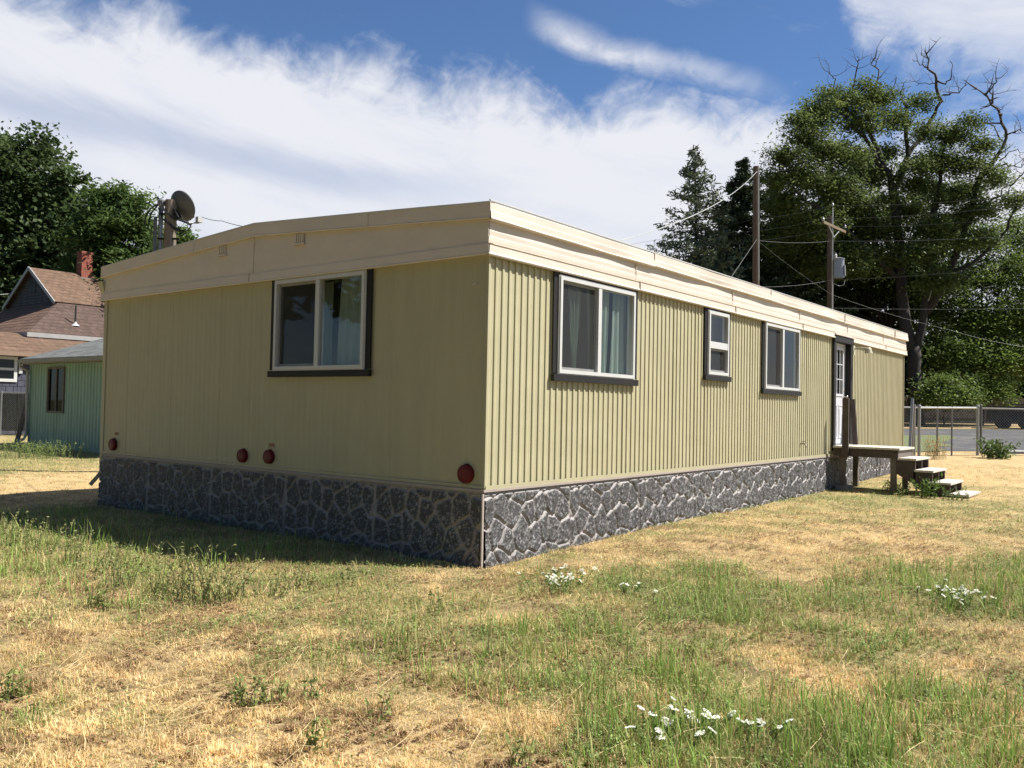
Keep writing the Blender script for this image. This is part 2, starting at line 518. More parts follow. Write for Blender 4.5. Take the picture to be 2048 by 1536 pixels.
# scattered description of how green (0-1) and how tall (0-1) the lawn is
ANCH = [(0, 1060, .8, .9), (120, 1080, .7, .7), (300, 1130, .6, .8), (450, 1150, .55, .6), (640, 1180, .5, .3), (150, 1180, .35, .4), (0, 1250, .2, .2),
        (100, 1350, .08, .2), (300, 1250, .15, .1), (500, 1300, .08, .1), (640, 1230, .4, .2), (560, 1260, .3, .2), (300, 1450, .06, .1), (0, 1400, .35, .3),
        (600, 1450, .04, .1), (50, 1520, .1, .1), (900, 1470, .02, .1), (1050, 1500, .03, .1), (750, 1330, .45, .4), (850, 1260, .55, .4), (950, 1290, .7, .5),
        (1000, 1370, .65, .6), (850, 1370, .5, .3), (1150, 1380, .5, .5), (900, 1180, .15, .1), (1000, 1200, .15, .1), (850, 1140, .4, .05), (1080, 1250, .45, .3),
        (1150, 1190, .6, .3), (1250, 1300, .65, .5), (1180, 1240, .75, .5), (1400, 1180, .75, .4), (1500, 1200, .85, .7), (1550, 1240, .8, .5), (1700, 1280, .75, .4),
        (1350, 1270, .55, .3), (1300, 1110, .02, 0), (1450, 1090, .05, 0), (1150, 1120, .25, 0), (1650, 1100, .02, 0), (1750, 1080, .06, 0), (1600, 1140, .08, 0),
        (1800, 1150, .4, .3), (1900, 1180, .9, .8), (2030, 1190, .85, .8), (1950, 1250, .5, .3), (1800, 1350, .25, .1), (2000, 1300, .25, .1), (1600, 1350, .2, .1),
        (1450, 1330, .25, .1), (1350, 1400, .55, .5), (1450, 1470, .7, .5), (1650, 1450, .45, .3), (1800, 1480, .8, .8), (1900, 1430, .6, .6), (2040, 1500, .6, .5),
        (1550, 1530, .5, .3), (1220, 1460, .65, .7), (1200, 1520, .4, .4), (1080, 1440, .08, .1), (1600, 1030, .5, .05), (1750, 1000, .7, .1), (1900, 1010, .6, .1),
        (1700, 1060, .12, 0), (1950, 1060, .4, .1), (2040, 1080, .35, .1), (1980, 1000, .2, 0), (2000, 960, .05, 0), (1500, 1050, .45, 0), (1350, 1080, .35, 0),
        (1250, 1090, .5, 0), (100, 960, .03, 0), (50, 925, .75, .5), (120, 915, .7, .5), (180, 930, .3, .1), (400, 1080, .5, .2), (200, 1040, .5, .2), (700, 1110, .55, .2),
        (1900, 940, .06, 0), (1850, 930, .1, 0), (10, 985, .1, 0), (190, 975, .1, 0), (-300, 1100, .4, .4), (-300, 1400, .2, .2), (2400, 1200, .5, .4), (2400, 1450, .4, .3)]
_AP = []
for (a, b, g, t) in ANCH:
    q = plane(a, b, 2, 0.03); dx, dy = q[0] - CAM[0], q[1] - CAM[1]
    _AP.append((math.atan2(dx * R2[0] + dy * R2[1], dx * F2[0] + dy * F2[1]), math.log(math.hypot(dx, dy)), g, t))
_AP = np.array(_AP)


def lawn(x, y):
    dx = x - CAM[0]; dy = y - CAM[1]
    r = np.hypot(dx, dy); wob = (fbm(x * 1.7, y * 1.7, 4) - .5)
    a = np.arctan2(dx * R2[0] + dy * R2[1], dx * F2[0] + dy * F2[1]) + wob * .22
    lr = np.log(r) + (fbm(x * 1.7 + 40, y * 1.7 + 9, 4) - .5) * .3
    num = np.zeros_like(x); num2 = np.zeros_like(x); den = np.full_like(x, 1e-9)
    for (A, B, g, t) in _AP:
        k = np.exp(-(((a - A) / .055) ** 2 + ((lr - B) / .07) ** 2) * .5) + 1e-6 / (((a - A) ** 2 + (lr - B) ** 2) + .002)
        num += k * g; num2 += k * t; den += k
    g = num / den; t = num2 / den
    n = fbm(x * 3.3, y * 3.3, 4)
    g = np.clip(g + (n - .5) * 1.0, 0, 1)
    return g, np.clip(t + (fbm(x * 1.3 + 3, y * 1.3, 3) - .5) * .6, 0, 1)


# ------------------------------------------------------------------ ground
def build_ground():
    nr, na = 330, 520
    rr = np.concatenate([np.linspace(0.4, 2.2, 8), np.exp(np.linspace(math.log(2.4), math.log(30), nr - 60)), np.exp(np.linspace(math.log(31), math.log(900), 52))])
    aa_ = np.concatenate([np.linspace(-PI, -R_(46), 40, endpoint=False), np.linspace(-R_(46), R_(46), na - 80, endpoint=False), np.linspace(R_(46), PI, 40, endpoint=False)])
    A, Rr = np.meshgrid(aa_, rr)
    X = CAM[0] + Rr * (np.sin(A) * R2[0] + np.cos(A) * F2[0]); Y = CAM[1] + Rr * (np.sin(A) * R2[1] + np.cos(A) * F2[1])
    Z = H(X, Y)
    V = np.stack([X.ravel(), Y.ravel(), Z.ravel()], 1)
    n, m = X.shape
    i, j = np.meshgrid(np.arange(n - 1), np.arange(m), indexing='ij')
    a = i * m + j; b = i * m + (j + 1) % m
    Fc = np.stack([a.ravel(), (a + m).ravel(), (b + m).ravel(), b.ravel()], 1)
    # centre fan replaced by a small cap quad ring
    g, t = lawn(V[:, 0], V[:, 1])
    dist = np.hypot(V[:, 0] - CAM[0], V[:, 1] - CAM[1])
    tan = np.array([.45, .325, .165]); olive = np.array([.13, .145, .055]); dark = np.array([.13, .095, .055])
    s = fbm(V[:, 0] * 9, V[:, 1] * 9, 3)
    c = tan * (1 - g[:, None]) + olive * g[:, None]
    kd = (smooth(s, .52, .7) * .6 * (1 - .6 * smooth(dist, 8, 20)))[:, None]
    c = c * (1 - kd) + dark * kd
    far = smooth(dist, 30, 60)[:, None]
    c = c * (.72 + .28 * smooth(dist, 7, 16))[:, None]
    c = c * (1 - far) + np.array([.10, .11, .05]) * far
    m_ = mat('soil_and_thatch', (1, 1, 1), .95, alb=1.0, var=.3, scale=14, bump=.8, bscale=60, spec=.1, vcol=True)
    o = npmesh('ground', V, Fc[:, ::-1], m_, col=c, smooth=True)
    tag(o, 'dry lawn with tan and green patches round the mobile home', 'lawn', kind='structure')


build_ground()


def blades(name, n, rmin, rmax, seed, mode, amax=44):
    r_ = np.random.default_rng(seed)
    u = r_.random(n); rad = np.exp(math.log(rmin) + u * (math.log(rmax) - math.log(rmin)))
    a = R_(-amax) + r_.random(n) * R_(2 * amax)
    x = CAM[0] + rad * (np.sin(a) * R2[0] + np.cos(a) * F2[0]); y = CAM[1] + rad * (np.sin(a) * R2[1] + np.cos(a) * F2[1])
    # tufts: pull towards lattice-jittered centres
    cs = .05 + .02 * rad / 6
    cx = (np.floor(x / cs) + .5 + (vnoise(np.floor(x / cs) * 7.7, np.floor(y / cs) * 3.1) - .5)) * cs
    cy = (np.floor(y / cs) + .5 + (vnoise(np.floor(x / cs) * 1.7 + 50, np.floor(y / cs) * 9.1) - .5)) * cs
    pull = .55 if mode != 'dry' else .35
    x = x + (cx - x) * pull; y = y + (cy - y) * pull
    g, t = lawn(x, y)
    home = (x > -.05) & (y > -.04) & (x < 15.2) & (y < 6.98)
    shed = (x > 5.7) & (y > 14.5) & (x < 10)
    ok = ~(home | shed)
    # asphalt area and drive are bare
    lot = ((x - 20.3) * .8 + (y - .2) * .61) > 1.2
    ok &= ~lot
    nz = fbm(x * 6, y * 6, 3)
    pr_ = r_.random(n)
    if mode == 'dry':
        ok &= pr_ < np.clip(1.1 - g * .75, .15, 1) * np.clip(.35 + nz * 1.3, 0, 1)
    elif mode == 'green':
        ok &= pr_ < np.clip((g - .14) * 1.6, .02, 1) * np.clip(nz * 2.4 - .5, 0, 1)
    else:
        ok &= pr_ < np.clip(t * 1.2 - .25, 0, 1) * np.clip(g * 1.3, 0, 1) * np.clip(nz * 2.6 - .85, 0, 1) * .9
    x, y, rad, g, t = x[ok], y[ok], rad[ok], g[ok], t[ok]; n = len(x)
    z = H(x, y) - .005
    wl = .8 + .2 * rad / 5
    if mode == 'dry':
        hn = np.clip(.25 + 1.7 * (fbm(x * 5 + 3, y * 5 + 1, 3) - .2), .4, 1.6)
        h = (.018 + .045 * r_.random(n) ** 1.5) * (1 + .6 * t) * hn; lean = np.abs(r_.normal(.85, .45, n)); w_ = .0009 * (1 + r_.random(n)) * wl
        c1 = np.array([.66, .455, .20]); c2 = np.array([.86, .70, .41]); c3 = np.array([.30, .20, .10]); c4 = np.array([.33, .31, .12])
        k = r_.random((n, 1)); col = c1 * (1 - k) + c2 * k
        tone = fbm(x * 2.1 + 9, y * 2.1, 3)[:, None]
        col = col * (.50 + 1.0 * tone) * np.array([1, .985, .955]) ** (4 * (1 - tone))
        pb_ = smooth(fbm(x * 4.5 + 31, y * 4.5 + 77, 4), .50, .66)
        k3 = (r_.random(n) < .10 + .80 * pb_)[:, None]; col = np.where(k3, c3 * (.8 + .9 * k), col)
        k4 = (r_.random(n) < .15 + .7 * g)[:, None]; col = np.where(k4, c4 * (.7 + .6 * k), col)
    elif mode == 'green':
        h = (.025 + .075 * r_.random(n) ** 1.4) * (.5 + 1.0 * t); lean = np.abs(r_.normal(.6, .4, n)); w_ = .00115 * (1 + r_.random(n)) * wl
        c1 = np.array([.13, .19, .04]); c2 = np.array([.28, .37, .09]); c3 = np.array([.46, .40, .18])
        k = r_.random((n, 1)); col = c1 * (1 - k) + c2 * k
        k3 = (r_.random(n) < .34)[:, None]; col = np.where(k3, c3, col); k4 = (r_.random(n) < .12)[:, None]; col = np.where(k4, np.array([.2, .13, .07]), col)
        tone = fbm(x * 1.1 + 3, y * 1.1 + 8, 3)[:, None]; col = col * (.75 + .5 * tone)
    else:
        h = (.07 + .18 * r_.random(n) ** 1.6) * (.55 + .7 * t); lean = np.abs(r_.normal(.35, .25, n)); w_ = .0018 * (1 + r_.random(n)) * wl
        c1 = np.array([.16, .27, .05]); c2 = np.array([.30, .42, .10]); c3 = np.array([.45, .40, .18])
        k = r_.random((n, 1)); col = c1 * (1 - k) + c2 * k
        k3 = (r_.random(n) < .25)[:, None]; col = np.where(k3, c3, col)
    th = r_.random(n) * 2 * PI
    dx, dy = np.cos(th), np.sin(th)
    ph = th + PI / 2 + r_.normal(0, .5, n); wx, wy = np.cos(ph) * w_, np.sin(ph) * w_
    lean = np.clip(lean, 0, 1.5)
    l1 = lean * .5
    B = np.stack([x, y, z], 1)
    Mid = B + np.stack([dx * np.sin(l1) * h * .55, dy * np.sin(l1) * h * .55, np.cos(l1) * h * .55], 1)
    T = Mid + np.stack([dx * np.sin(lean * 1.25) * h * .5, dy * np.sin(lean * 1.25) * h * .5, np.cos(lean * 1.25) * h * .5], 1)
    Wv = np.stack([wx, wy, np.zeros(n)], 1)
    V = np.empty((n, 5, 3)); V[:, 0] = B - Wv; V[:, 1] = B + Wv; V[:, 2] = Mid - Wv * .8; V[:, 3] = Mid + Wv * .8; V[:, 4] = T
    base = (np.arange(n) * 5)[:, None]
    Fc = np.concatenate([base + np.array([[0, 1, 3]]), base + np.array([[0, 3, 2]]), base + np.array([[2, 3, 4]])], 1).reshape(-1, 3)
    C = np.repeat(col[:, None, :], 5, 1).reshape(-1, 3)
    o = npmesh(name, V.reshape(-1, 3), Fc, GRASS, col=C)
    return o, n


GK = 1.0


def straws(name, n, seed):
    """long bent dead stems lying about in the lawn"""
    r_ = np.random.default_rng(seed); mb = MB()
    for k in range(n):
        rad = math.exp(r_.uniform(math.log(2.8), math.log(11))); a = R_(r_.uniform(-36, 36))
        x = CAM[0] + rad * (math.sin(a) * R2[0] + math.cos(a) * F2[0]); y = CAM[1] + rad * (math.sin(a) * R2[1] + math.cos(a) * F2[1])
        if x > -.1 and y > -.1: continue
        ln = r_.uniform(.10, .32); th = r_.uniform(0, 2 * PI); el = r_.uniform(.15, 1.3); z = Hf(x, y); p = []
        for i in range(5):
            s_ = i / 4; e_ = el * (1 - .5 * s_)
            p.append((x + math.cos(th + .5 * s_) * ln * s_ * math.cos(e_), y + math.sin(th + .5 * s_) * ln * s_ * math.cos(e_), z + ln * s_ * math.sin(e_) * (1 - .45 * s_)))
        mb.tube(p, [.0013, .0012, .001, .0008, .0006], 3, cap=False)
    return mb.build(name, mat('straw_stem', (.62, .47, .24), .8, alb=1.0, var=.3, scale=8))




def clover(name, n, seed):
    """small low leaves: clover, plantain, dead litter"""
    r_ = np.random.default_rng(seed)
    rad = np.exp(math.log(2.6) + r_.random(n) * (math.log(15) - math.log(2.6))); a = R_(-40) + r_.random(n) * R_(80)
    x = CAM[0] + rad * (np.sin(a) * R2[0] + np.cos(a) * F2[0]); y = CAM[1] + rad * (np.sin(a) * R2[1] + np.cos(a) * F2[1])
    cs = .09; ix, iy = np.floor(x / cs), np.floor(y / cs); k = .5
    x = x + ((ix + vnoise(ix * 3.7, iy * 5.1)) * cs - x) * k; y = y + ((iy + vnoise(ix * 9.1 + 4, iy * 2.3)) * cs - y) * k
    g, t = lawn(x, y)
    pz = smooth(fbm(x * 4.5 + 31, y * 4.5 + 77, 4), .46, .64)
    kg = r_.random(n) < np.clip((g - .2) * 1.3, .02, 1) * np.clip(fbm(x * 4, y * 4, 3) * 2.6 - .6, 0, 1)
    kb = r_.random(n) < pz * .85
    ok = (kg | kb) & ~((x > -.04) & (y > -.03) & (x < 15.2) & (y < 7))
    x, y, rad, g, t, kg = x[ok], y[ok], rad[ok], g[ok], t[ok], kg[ok]; n = len(x)
    z = H(x, y) + .004 + (.01 + .045 * r_.random(n) * (.5 + t)) * np.where(kg, 1, .4)
    P_ = np.stack([x, y, z], 1)
    V, Fc = leaf_quads(P_, .0042 * (1 + .8 * r_.random(n)) * (.8 + .2 * rad / 5), r_, .6, .6)
    q = r_.random((n, 1)); cg = np.array([.13, .19, .06]) * (1 - q) + np.array([.29, .36, .12]) * q; cb = np.array([.20, .125, .065]) * (1 - q) + np.array([.42, .28, .15]) * q
    col = np.where(kg[:, None], cg, cb)
    return npmesh(name, V, Fc, GRASS, col=np.repeat(col, 4, 0))


def leaf_quads(P, size, r_, flat=.5, asp=.55):
    n = len(P)
    nrm = r_.normal(0, 1, (n, 3)); nrm[:, 2] = np.abs(nrm[:, 2]) + flat; nrm /= np.linalg.norm(nrm, axis=1)[:, None]
    t = r_.normal(0, 1, (n, 3)); t -= nrm * np.sum(t * nrm, 1)[:, None]; t /= np.linalg.norm(t, axis=1)[:, None]
    b = np.cross(nrm, t)
    s = (size * (.6 + .8 * r_.random(n)))[:, None]
    V = np.empty((n, 4, 3)); V[:, 0] = P - t * s; V[:, 1] = P - b * s * asp; V[:, 2] = P + t * s; V[:, 3] = P + b * s * asp
    Fc = np.arange(n * 4).reshape(n, 4)
    return V.reshape(-1, 3), Fc


o = clover('clover', 620000, 91); tag(o, 'low clover leaves and brown leaf litter among the grass', 'clover', kind='stuff')
o = straws('straw_stems', 1500, 77); tag(o, 'loose bent straw coloured stems scattered over the lawn', 'straw', kind='stuff')
o, n_ = blades('dry_grass', int(1150000 * GK), 2.6, 24, 1, 'dry'); tag(o, 'short matted straw coloured dry grass', 'dry grass', kind='stuff'); print('dry', n_)
o, n_ = blades('green_grass', int(780000 * GK), 2.6, 24, 2, 'green'); tag(o, 'patchy green lawn grass', 'green grass', kind='stuff'); print('green', n_)
o, n_ = blades('tall_grass', int(320000 * GK), 2.3, 16, 3, 'tall'); tag(o, 'taller bright green grass stalks', 'tall grass', kind='stuff'); print('tall', n_)

# ------------------------------------------------------------------ mobile home
HW, HL = 6.95, 15.05
ZS, ZF, ZT, ZR = .74, 2.855, 3.33, 3.54
home = thing('mobile_home', (0, 0, 0), 'long khaki mobile home with cream fascia and dark stone patterned skirting', 'mobile home')
WINS = [('L', 1.10, 2.62, 1.83, 2.82, 'a'), ('L', 4.60, 5.24, 1.97, 2.82, 'b'), ('L', 6.60, 8.07, 1.84, 2.84, 'c'), ('E', 1.59, 3.07, 1.84, 2.845, 'd')]
DX0, DX1, DZ0, DZ1 = 9.98, 10.90, .90, 2.83


def loc2w(side, u, n, z):      # u along the wall, n outwards
    return (u, -n, z) if side == 'L' else (-n, u, z)


def wbox(mb, side, u0, u1, n0, n1, z0, z1):
    p = [loc2w(side, a, b, c) for a, b, c in ((u0, n0, z0), (u1, n0, z0), (u1, n1, z0), (u0, n1, z0), (u0, n0, z1), (u1, n0, z1), (u1, n1, z1), (u0, n1, z1))]
    if side == 'L': p = [p[i] for i in (3, 2, 1, 0, 7, 6, 5, 4)]
    mb.hexa(p)


def corrugated(side, length, prof, pitch, holes, z0, z1, name, seams=()):
    mb = MB(); us = []
    k = 0
    while k * pitch < length:
        for (a, h) in prof:
            u = k * pitch + a
            if u < length: us.append((u, h))
        k += 1
    us.append((length, 0))
    for s_ in seams:
        us = [q for q in us if not (s_ - .008 < q[0] < s_ + .008)] + [(s_ - .006, .0), (s_ - .002, -.003), (s_ + .002, -.003), (s_ + .006, .0)]
    for hq in holes: us += [(hq[0], .0), (hq[1], .0)]
    us = sorted(set(us))
    for (a, ha), (b, hb) in zip(us[:-1], us[1:]):
        if b - a < 1e-5: continue
        mid = (a + b) / 2; segs = [(z0, z1)]
        for (h0, h1, q0, q1) in holes:
            if h0 < mid < h1: segs = [(z0, q0)] + ([(q1, z1)] if q1 < z1 else [])
        for (s0, s1) in segs:
            if s1 - s0 < .001: continue
            p = [loc2w(side, a, ha, s0), loc2w(side, b, hb, s0), loc2w(side, b, hb, s1), loc2w(side, a, ha, s1)]
            if side == 'E': p = p[::-1]
            mb.add(p, [(0, 1, 2, 3)])
    return mb.build(name, SIDING, home)


holesL = [(w_[1] - .02, w_[2] + .02, w_[3] - .02, w_[4] + .02) for w_ in WINS if w_[0] == 'L'] + [(DX0 - .03, DX1 + .03, DZ0 - .1, 2.95)]
holesE = [(1.57, 3.09, 1.82, 2.87)]
P = .1016
profL = [(0, 0.0), (.005, .011), (.016, .0125), (.032, .011), (.045, .003), (.060, .0), (.095, .0)]
corrugated('L', HL, profL, P, holesL, ZS, 3.0, 'siding', seams=(1.22, 2.44, 3.66, 4.27, 6.1, 8.54, 9.76, 12.2, 13.4))
profE = [(0, 0.0), (.02, .0), (.035, .0022), (.055, .0022), (.07, 0)]
corrugated('E', HW, profE, P, holesE, ZS, 3.0, 'siding', seams=(1.22, 3.56, 4.17, 5.24, 6.33))
mb = MB(); mb.box(0, HL, HW - .02, HW, ZS, 3.2); mb.box(HL - .03, HL - .01, 0, HW, ZS, 3.2); mb.build('rear_siding', SIDING, home)
# corner trim and drip strip
mb = MB(); mb.box(-.012, .012, -.024, .012, ZS - .01, 3.0); mb.build('corner_trim', SIDING, home); mb = MB(); mb.box(-.012, .014, HW - .02, HW + .012, ZS - .4, 3.0); mb.build('corner_trim', SIDING, home); mb = MB(); mb.box(HL - .014, HL + .01, -.022, .01, ZS, 3.0); mb.build('corner_trim', SIDING, home)
mb = MB(); mb.box(.0, HL, -.030, -.021, ZS - .022, ZS + .012); mb.build('drip_strip', SIDING, home); mb = MB(); mb.box(-.016, -.004, 0, HW, ZS - .02, ZS + .012); mb.build('drip_strip', SIDING, home)
# floor + room shells keep the inside dark
mb = MB(); mb.box(.02, HL - .04, .02, HW - .03, .70, .76); mb.box(.02, HL - .04, .02, HW - .03, 2.98, 3.0); mb.box(.02, HL - .04, 3.4, 3.5, .76, 2.98)
for xx in (3.7, 6.0, 9.4): mb.box(xx, xx + .1, .06, 3.4, .76, 2.98)
mb.build('interior', INTER, home)


def ztop(y):
    t = min(max(y, 0), HW) / HW
    q = 1 - abs(2 * t - 1)
    return ZT + (ZR - ZT) * (q ** .92)


def zmid(y): return ztop(y) - .15


# fascia bands along the long wall (profile extruded in ragged 3.6 m sheets)
def longband(name, prof, joints, amp=0.0, mat_=CREAM, seed=0):
    r_ = random.Random(seed); mb = MB()
    for (x0, x1) in zip(joints[:-1], joints[1:]):
        n = max(2, int((x1 - x0) / .22)); dz = r_.uniform(-.006, .006)
        rows = []
        for i in range(n + 1):
            t = i / n; x = x0 + (x1 - x0 + .012) * t
            wv = amp * (math.sin(x * 2.1 + seed) + .7 * math.sin(x * 4.7 + 1.3) + .5 * math.sin(x * .9))
            rows.append([(x, -(a + wv * kk + .003 * (1 if t == 1 else 0)), z + dz) for (a, z, kk) in prof])
        m_ = len(prof); b = []
        for r in rows: b += r
        fs = []
        for i in range(n):
            for j in range(m_ - 1):
                fs.append((i * m_ + j, (i + 1) * m_ + j, (i + 1) * m_ + j + 1, i * m_ + j + 1))
        mb.add(b, fs)
    return mb.build(name, mat_, home)


jt = [-.075, 3.0, 6.7, 10.4, 14.0, HL + .07]
jm = [-.055, 2.62, 5.35, 8.05, 10.66, 13.15, HL + .05]
jl = [-.07, 2.69, 5.42, 8.17, DX0 - .1]
jl2 = [DX1 + .1, 13.3, HL + .075]
TOP = [(.03, 3.175, 0), (.072, 3.180, 1.0), (.082, 3.187, 1), (.076, 3.20, 1), (.078, 3.255, .5), (.071, 3.262, .5), (.072, 3.33, .3), (.06, 3.345, 0), (.0, 3.35, 0)]
MID = [(.045, 2.952, 0), (.05, 2.985, 0), (.050, 3.022, 0), (.043, 3.028, 0), (.046, 3.075, .3), (.040, 3.08, .3), (.03, 3.19, 0)]
LOW = [(.02, 2.858, 0), (.066, 2.856, 0), (.072, 2.868, 0), (.062, 2.885, 0), (.060, 2.955, 0), (.068, 2.963, 0), (.05, 2.970, 0), (.03, 2.972, 0)]
longband('top_fascia', TOP, jt, .009, seed=1)
longband('middle_fascia', MID, jm, .004, seed=2)
longband('lower_fascia', LOW, jl, 0, seed=3)
longband('lower_fascia', LOW, jl2, 0, seed=4)
for (xs, ya_, yb_, za_, zb_) in ((jm, -.056, -.04, 2.985, 3.165), (jl, -.077, -.05, 2.862, 2.965), (jl2, -.077, -.05, 2.862, 2.965), (jt, -.088, -.06, 3.19, 3.34)):
    for x in xs[1:-1]: mb = MB(); mb.box(x + .006, x + .015, ya_, yb_, za_, zb_); mb.build('joint_strip', CREAM, home)


def endband(name, nlo, nhi, zlo, zhi, ybreaks, out, mat_=CREAM, lip=.008):
    mb = MB()
    for k, (y0, y1) in enumerate(zip(ybreaks[:-1], ybreaks[1:])):
        n = max(2, int((y1 - y0) / .2)); off = .003 * (k % 2)
        for i in range(n):
            ya = y0 + (y1 - y0) * i / n; yb = y0 + (y1 - y0) * (i + 1) / n
            r = lambda y: [(-(nlo + off), y, zlo(y)), (-(nlo + off + lip), y, zlo(y) + .012), (-(nlo + off), y, zlo(y) + .02), (-(nhi + off), y, zhi(y)), (0.0, y, zhi(y) + .004)]
            a = r(ya); b = r(yb)
            mb.add([(0.0, ya, zlo(ya) + .006)] + a + [(0.0, yb, zlo(yb) + .006)] + b, [(j, j + 6, j + 7, j + 1) for j in range(5)])
    return mb.build(name, mat_, home)


endband('top_fascia', .074, .072, lambda y: zmid(y) + .0, lambda y: ztop(y), [-.075, 1.54, 3.5, 4.7, HW + .07], 0)
endband('middle_fascia', .045, .040, lambda y: 2.955, lambda y: zmid(y) + .02, [-.05, 3.50, HW + .05], 0, lip=.0)
endband('lower_fascia', .064, .060, lambda y: 2.857, lambda y: 2.963, [-.07, 3.56, HW + .07], 0)
mb = MB(); mb.box(-.052, -.04, 3.497, 3.507, 2.97, 3.37); mb.build('joint_strip', CREAM, home); mb = MB(); mb.box(-.072, -.05, 3.555, 3.567, 2.86, 2.965); mb.build('joint_strip', CREAM, home)
# roof sheet, slightly arched, with a thin white drip edge
mb = MB(); n = 24
for i in range(n):
    ya = -.06 + (HW + .12) * i / n; yb = -.06 + (HW + .12) * (i + 1) / n
    mb.add([(-.07, ya, ztop(ya) + .012), (HL + .06, ya, ztop(ya) + .012), (HL + .06, yb, ztop(yb) + .012), (-.07, yb, ztop(yb) + .012)], [(0, 1, 2, 3)])
mb.build('roof', mat('pale_roof_coating', (.6, .6, .58), .6, var=.1), home)
mb = MB()
for i in range(n):
    ya = -.06 + (HW + .12) * i / n; yb = -.06 + (HW + .12) * (i + 1) / n
    mb.bar((-.072, ya, ztop(ya) + .004), (-.072, yb, ztop(yb) + .004), .012, .016)
mb.bar((-.07, -.066, 3.352), (HL + .06, -.066, 3.352), .016, .012)
mb.build('drip_edge', VINYL, home)
# louvred vents under the end fascia
for yc in (4.12, 2.66):
    mb = MB(); z1 = zmid(yc) + .0; z0 = z1 - .115
    mb.box(-.052, -.046, yc - .075, yc + .075, z0, z1)
    for k in range(4):
        yk = yc - .055 + k * .037; mb.box(-.064, -.052, yk - .009, yk + .009, z0 + .02, z1 - .005)
    mb.box(-.078, -.046, yc - .09, yc + .09, z0 - .014, z0 + .006)
    mb.build('soffit_vent', CREAM, home)
# round red covers near the foot of the end wall
for (y, z, rr) in ((6.63, .85, .083), (3.64, .845, .08), (3.14, .858, .08), (.195, .85, .088)):
    mb = MB(); mb.lathe((-.002, y, z), (-1, 0, 0), [(0, rr), (.03, rr), (.045, rr * .96), (.05, rr * .86), (.046, rr * .82), (.052, rr * .5), (.054, 0.0001)], 28)
    mb.box(-.02, -.002, y - .02, y + .02, z + rr - .012, z + rr + .006)
    mb.build('round_cover', REDP, home, smooth=False)
TAGM = mat('faded_tag', (.36, .2, .13), .8, var=.5, scale=90)
for (y, z) in ((6.58, 1.0), (3.12, .99)):
    mb = MB(); mb.box(-.006, -.003, y - .05, y + .05, z - .02, z + .02); mb.build('small_tag', TAGM, home)
# little hook high on the end wall
mb = MB(); mb.tube([(-.004, .115, 2.60), (-.03, .115, 2.615), (-.04, .13, 2.605), (-.035, .15, 2.59)], .005, 6); mb.build('hook', VINYL, home)
# end wall gutter outlet and downspout at the far corner
mb = MB(); mb.hexa([(-.05, HW + .0, 2.98), (.08, HW + .0, 2.98), (.08, HW + .1, 2.98), (-.05, HW + .1, 2.98), (-.09, HW + .0, 3.13), (.10, HW + .0, 3.13), (.10, HW + .15, 3.13), (-.09, HW + .15, 3.13)])
mb.bar((.02, HW + .05, 2.98), (.02, HW + .05, .45), .06, .045); mb.bar((.02, HW + .05, .45), (-.10, HW + .12, .27), .075, .055)
mb.build('downspout', SIDING, home)


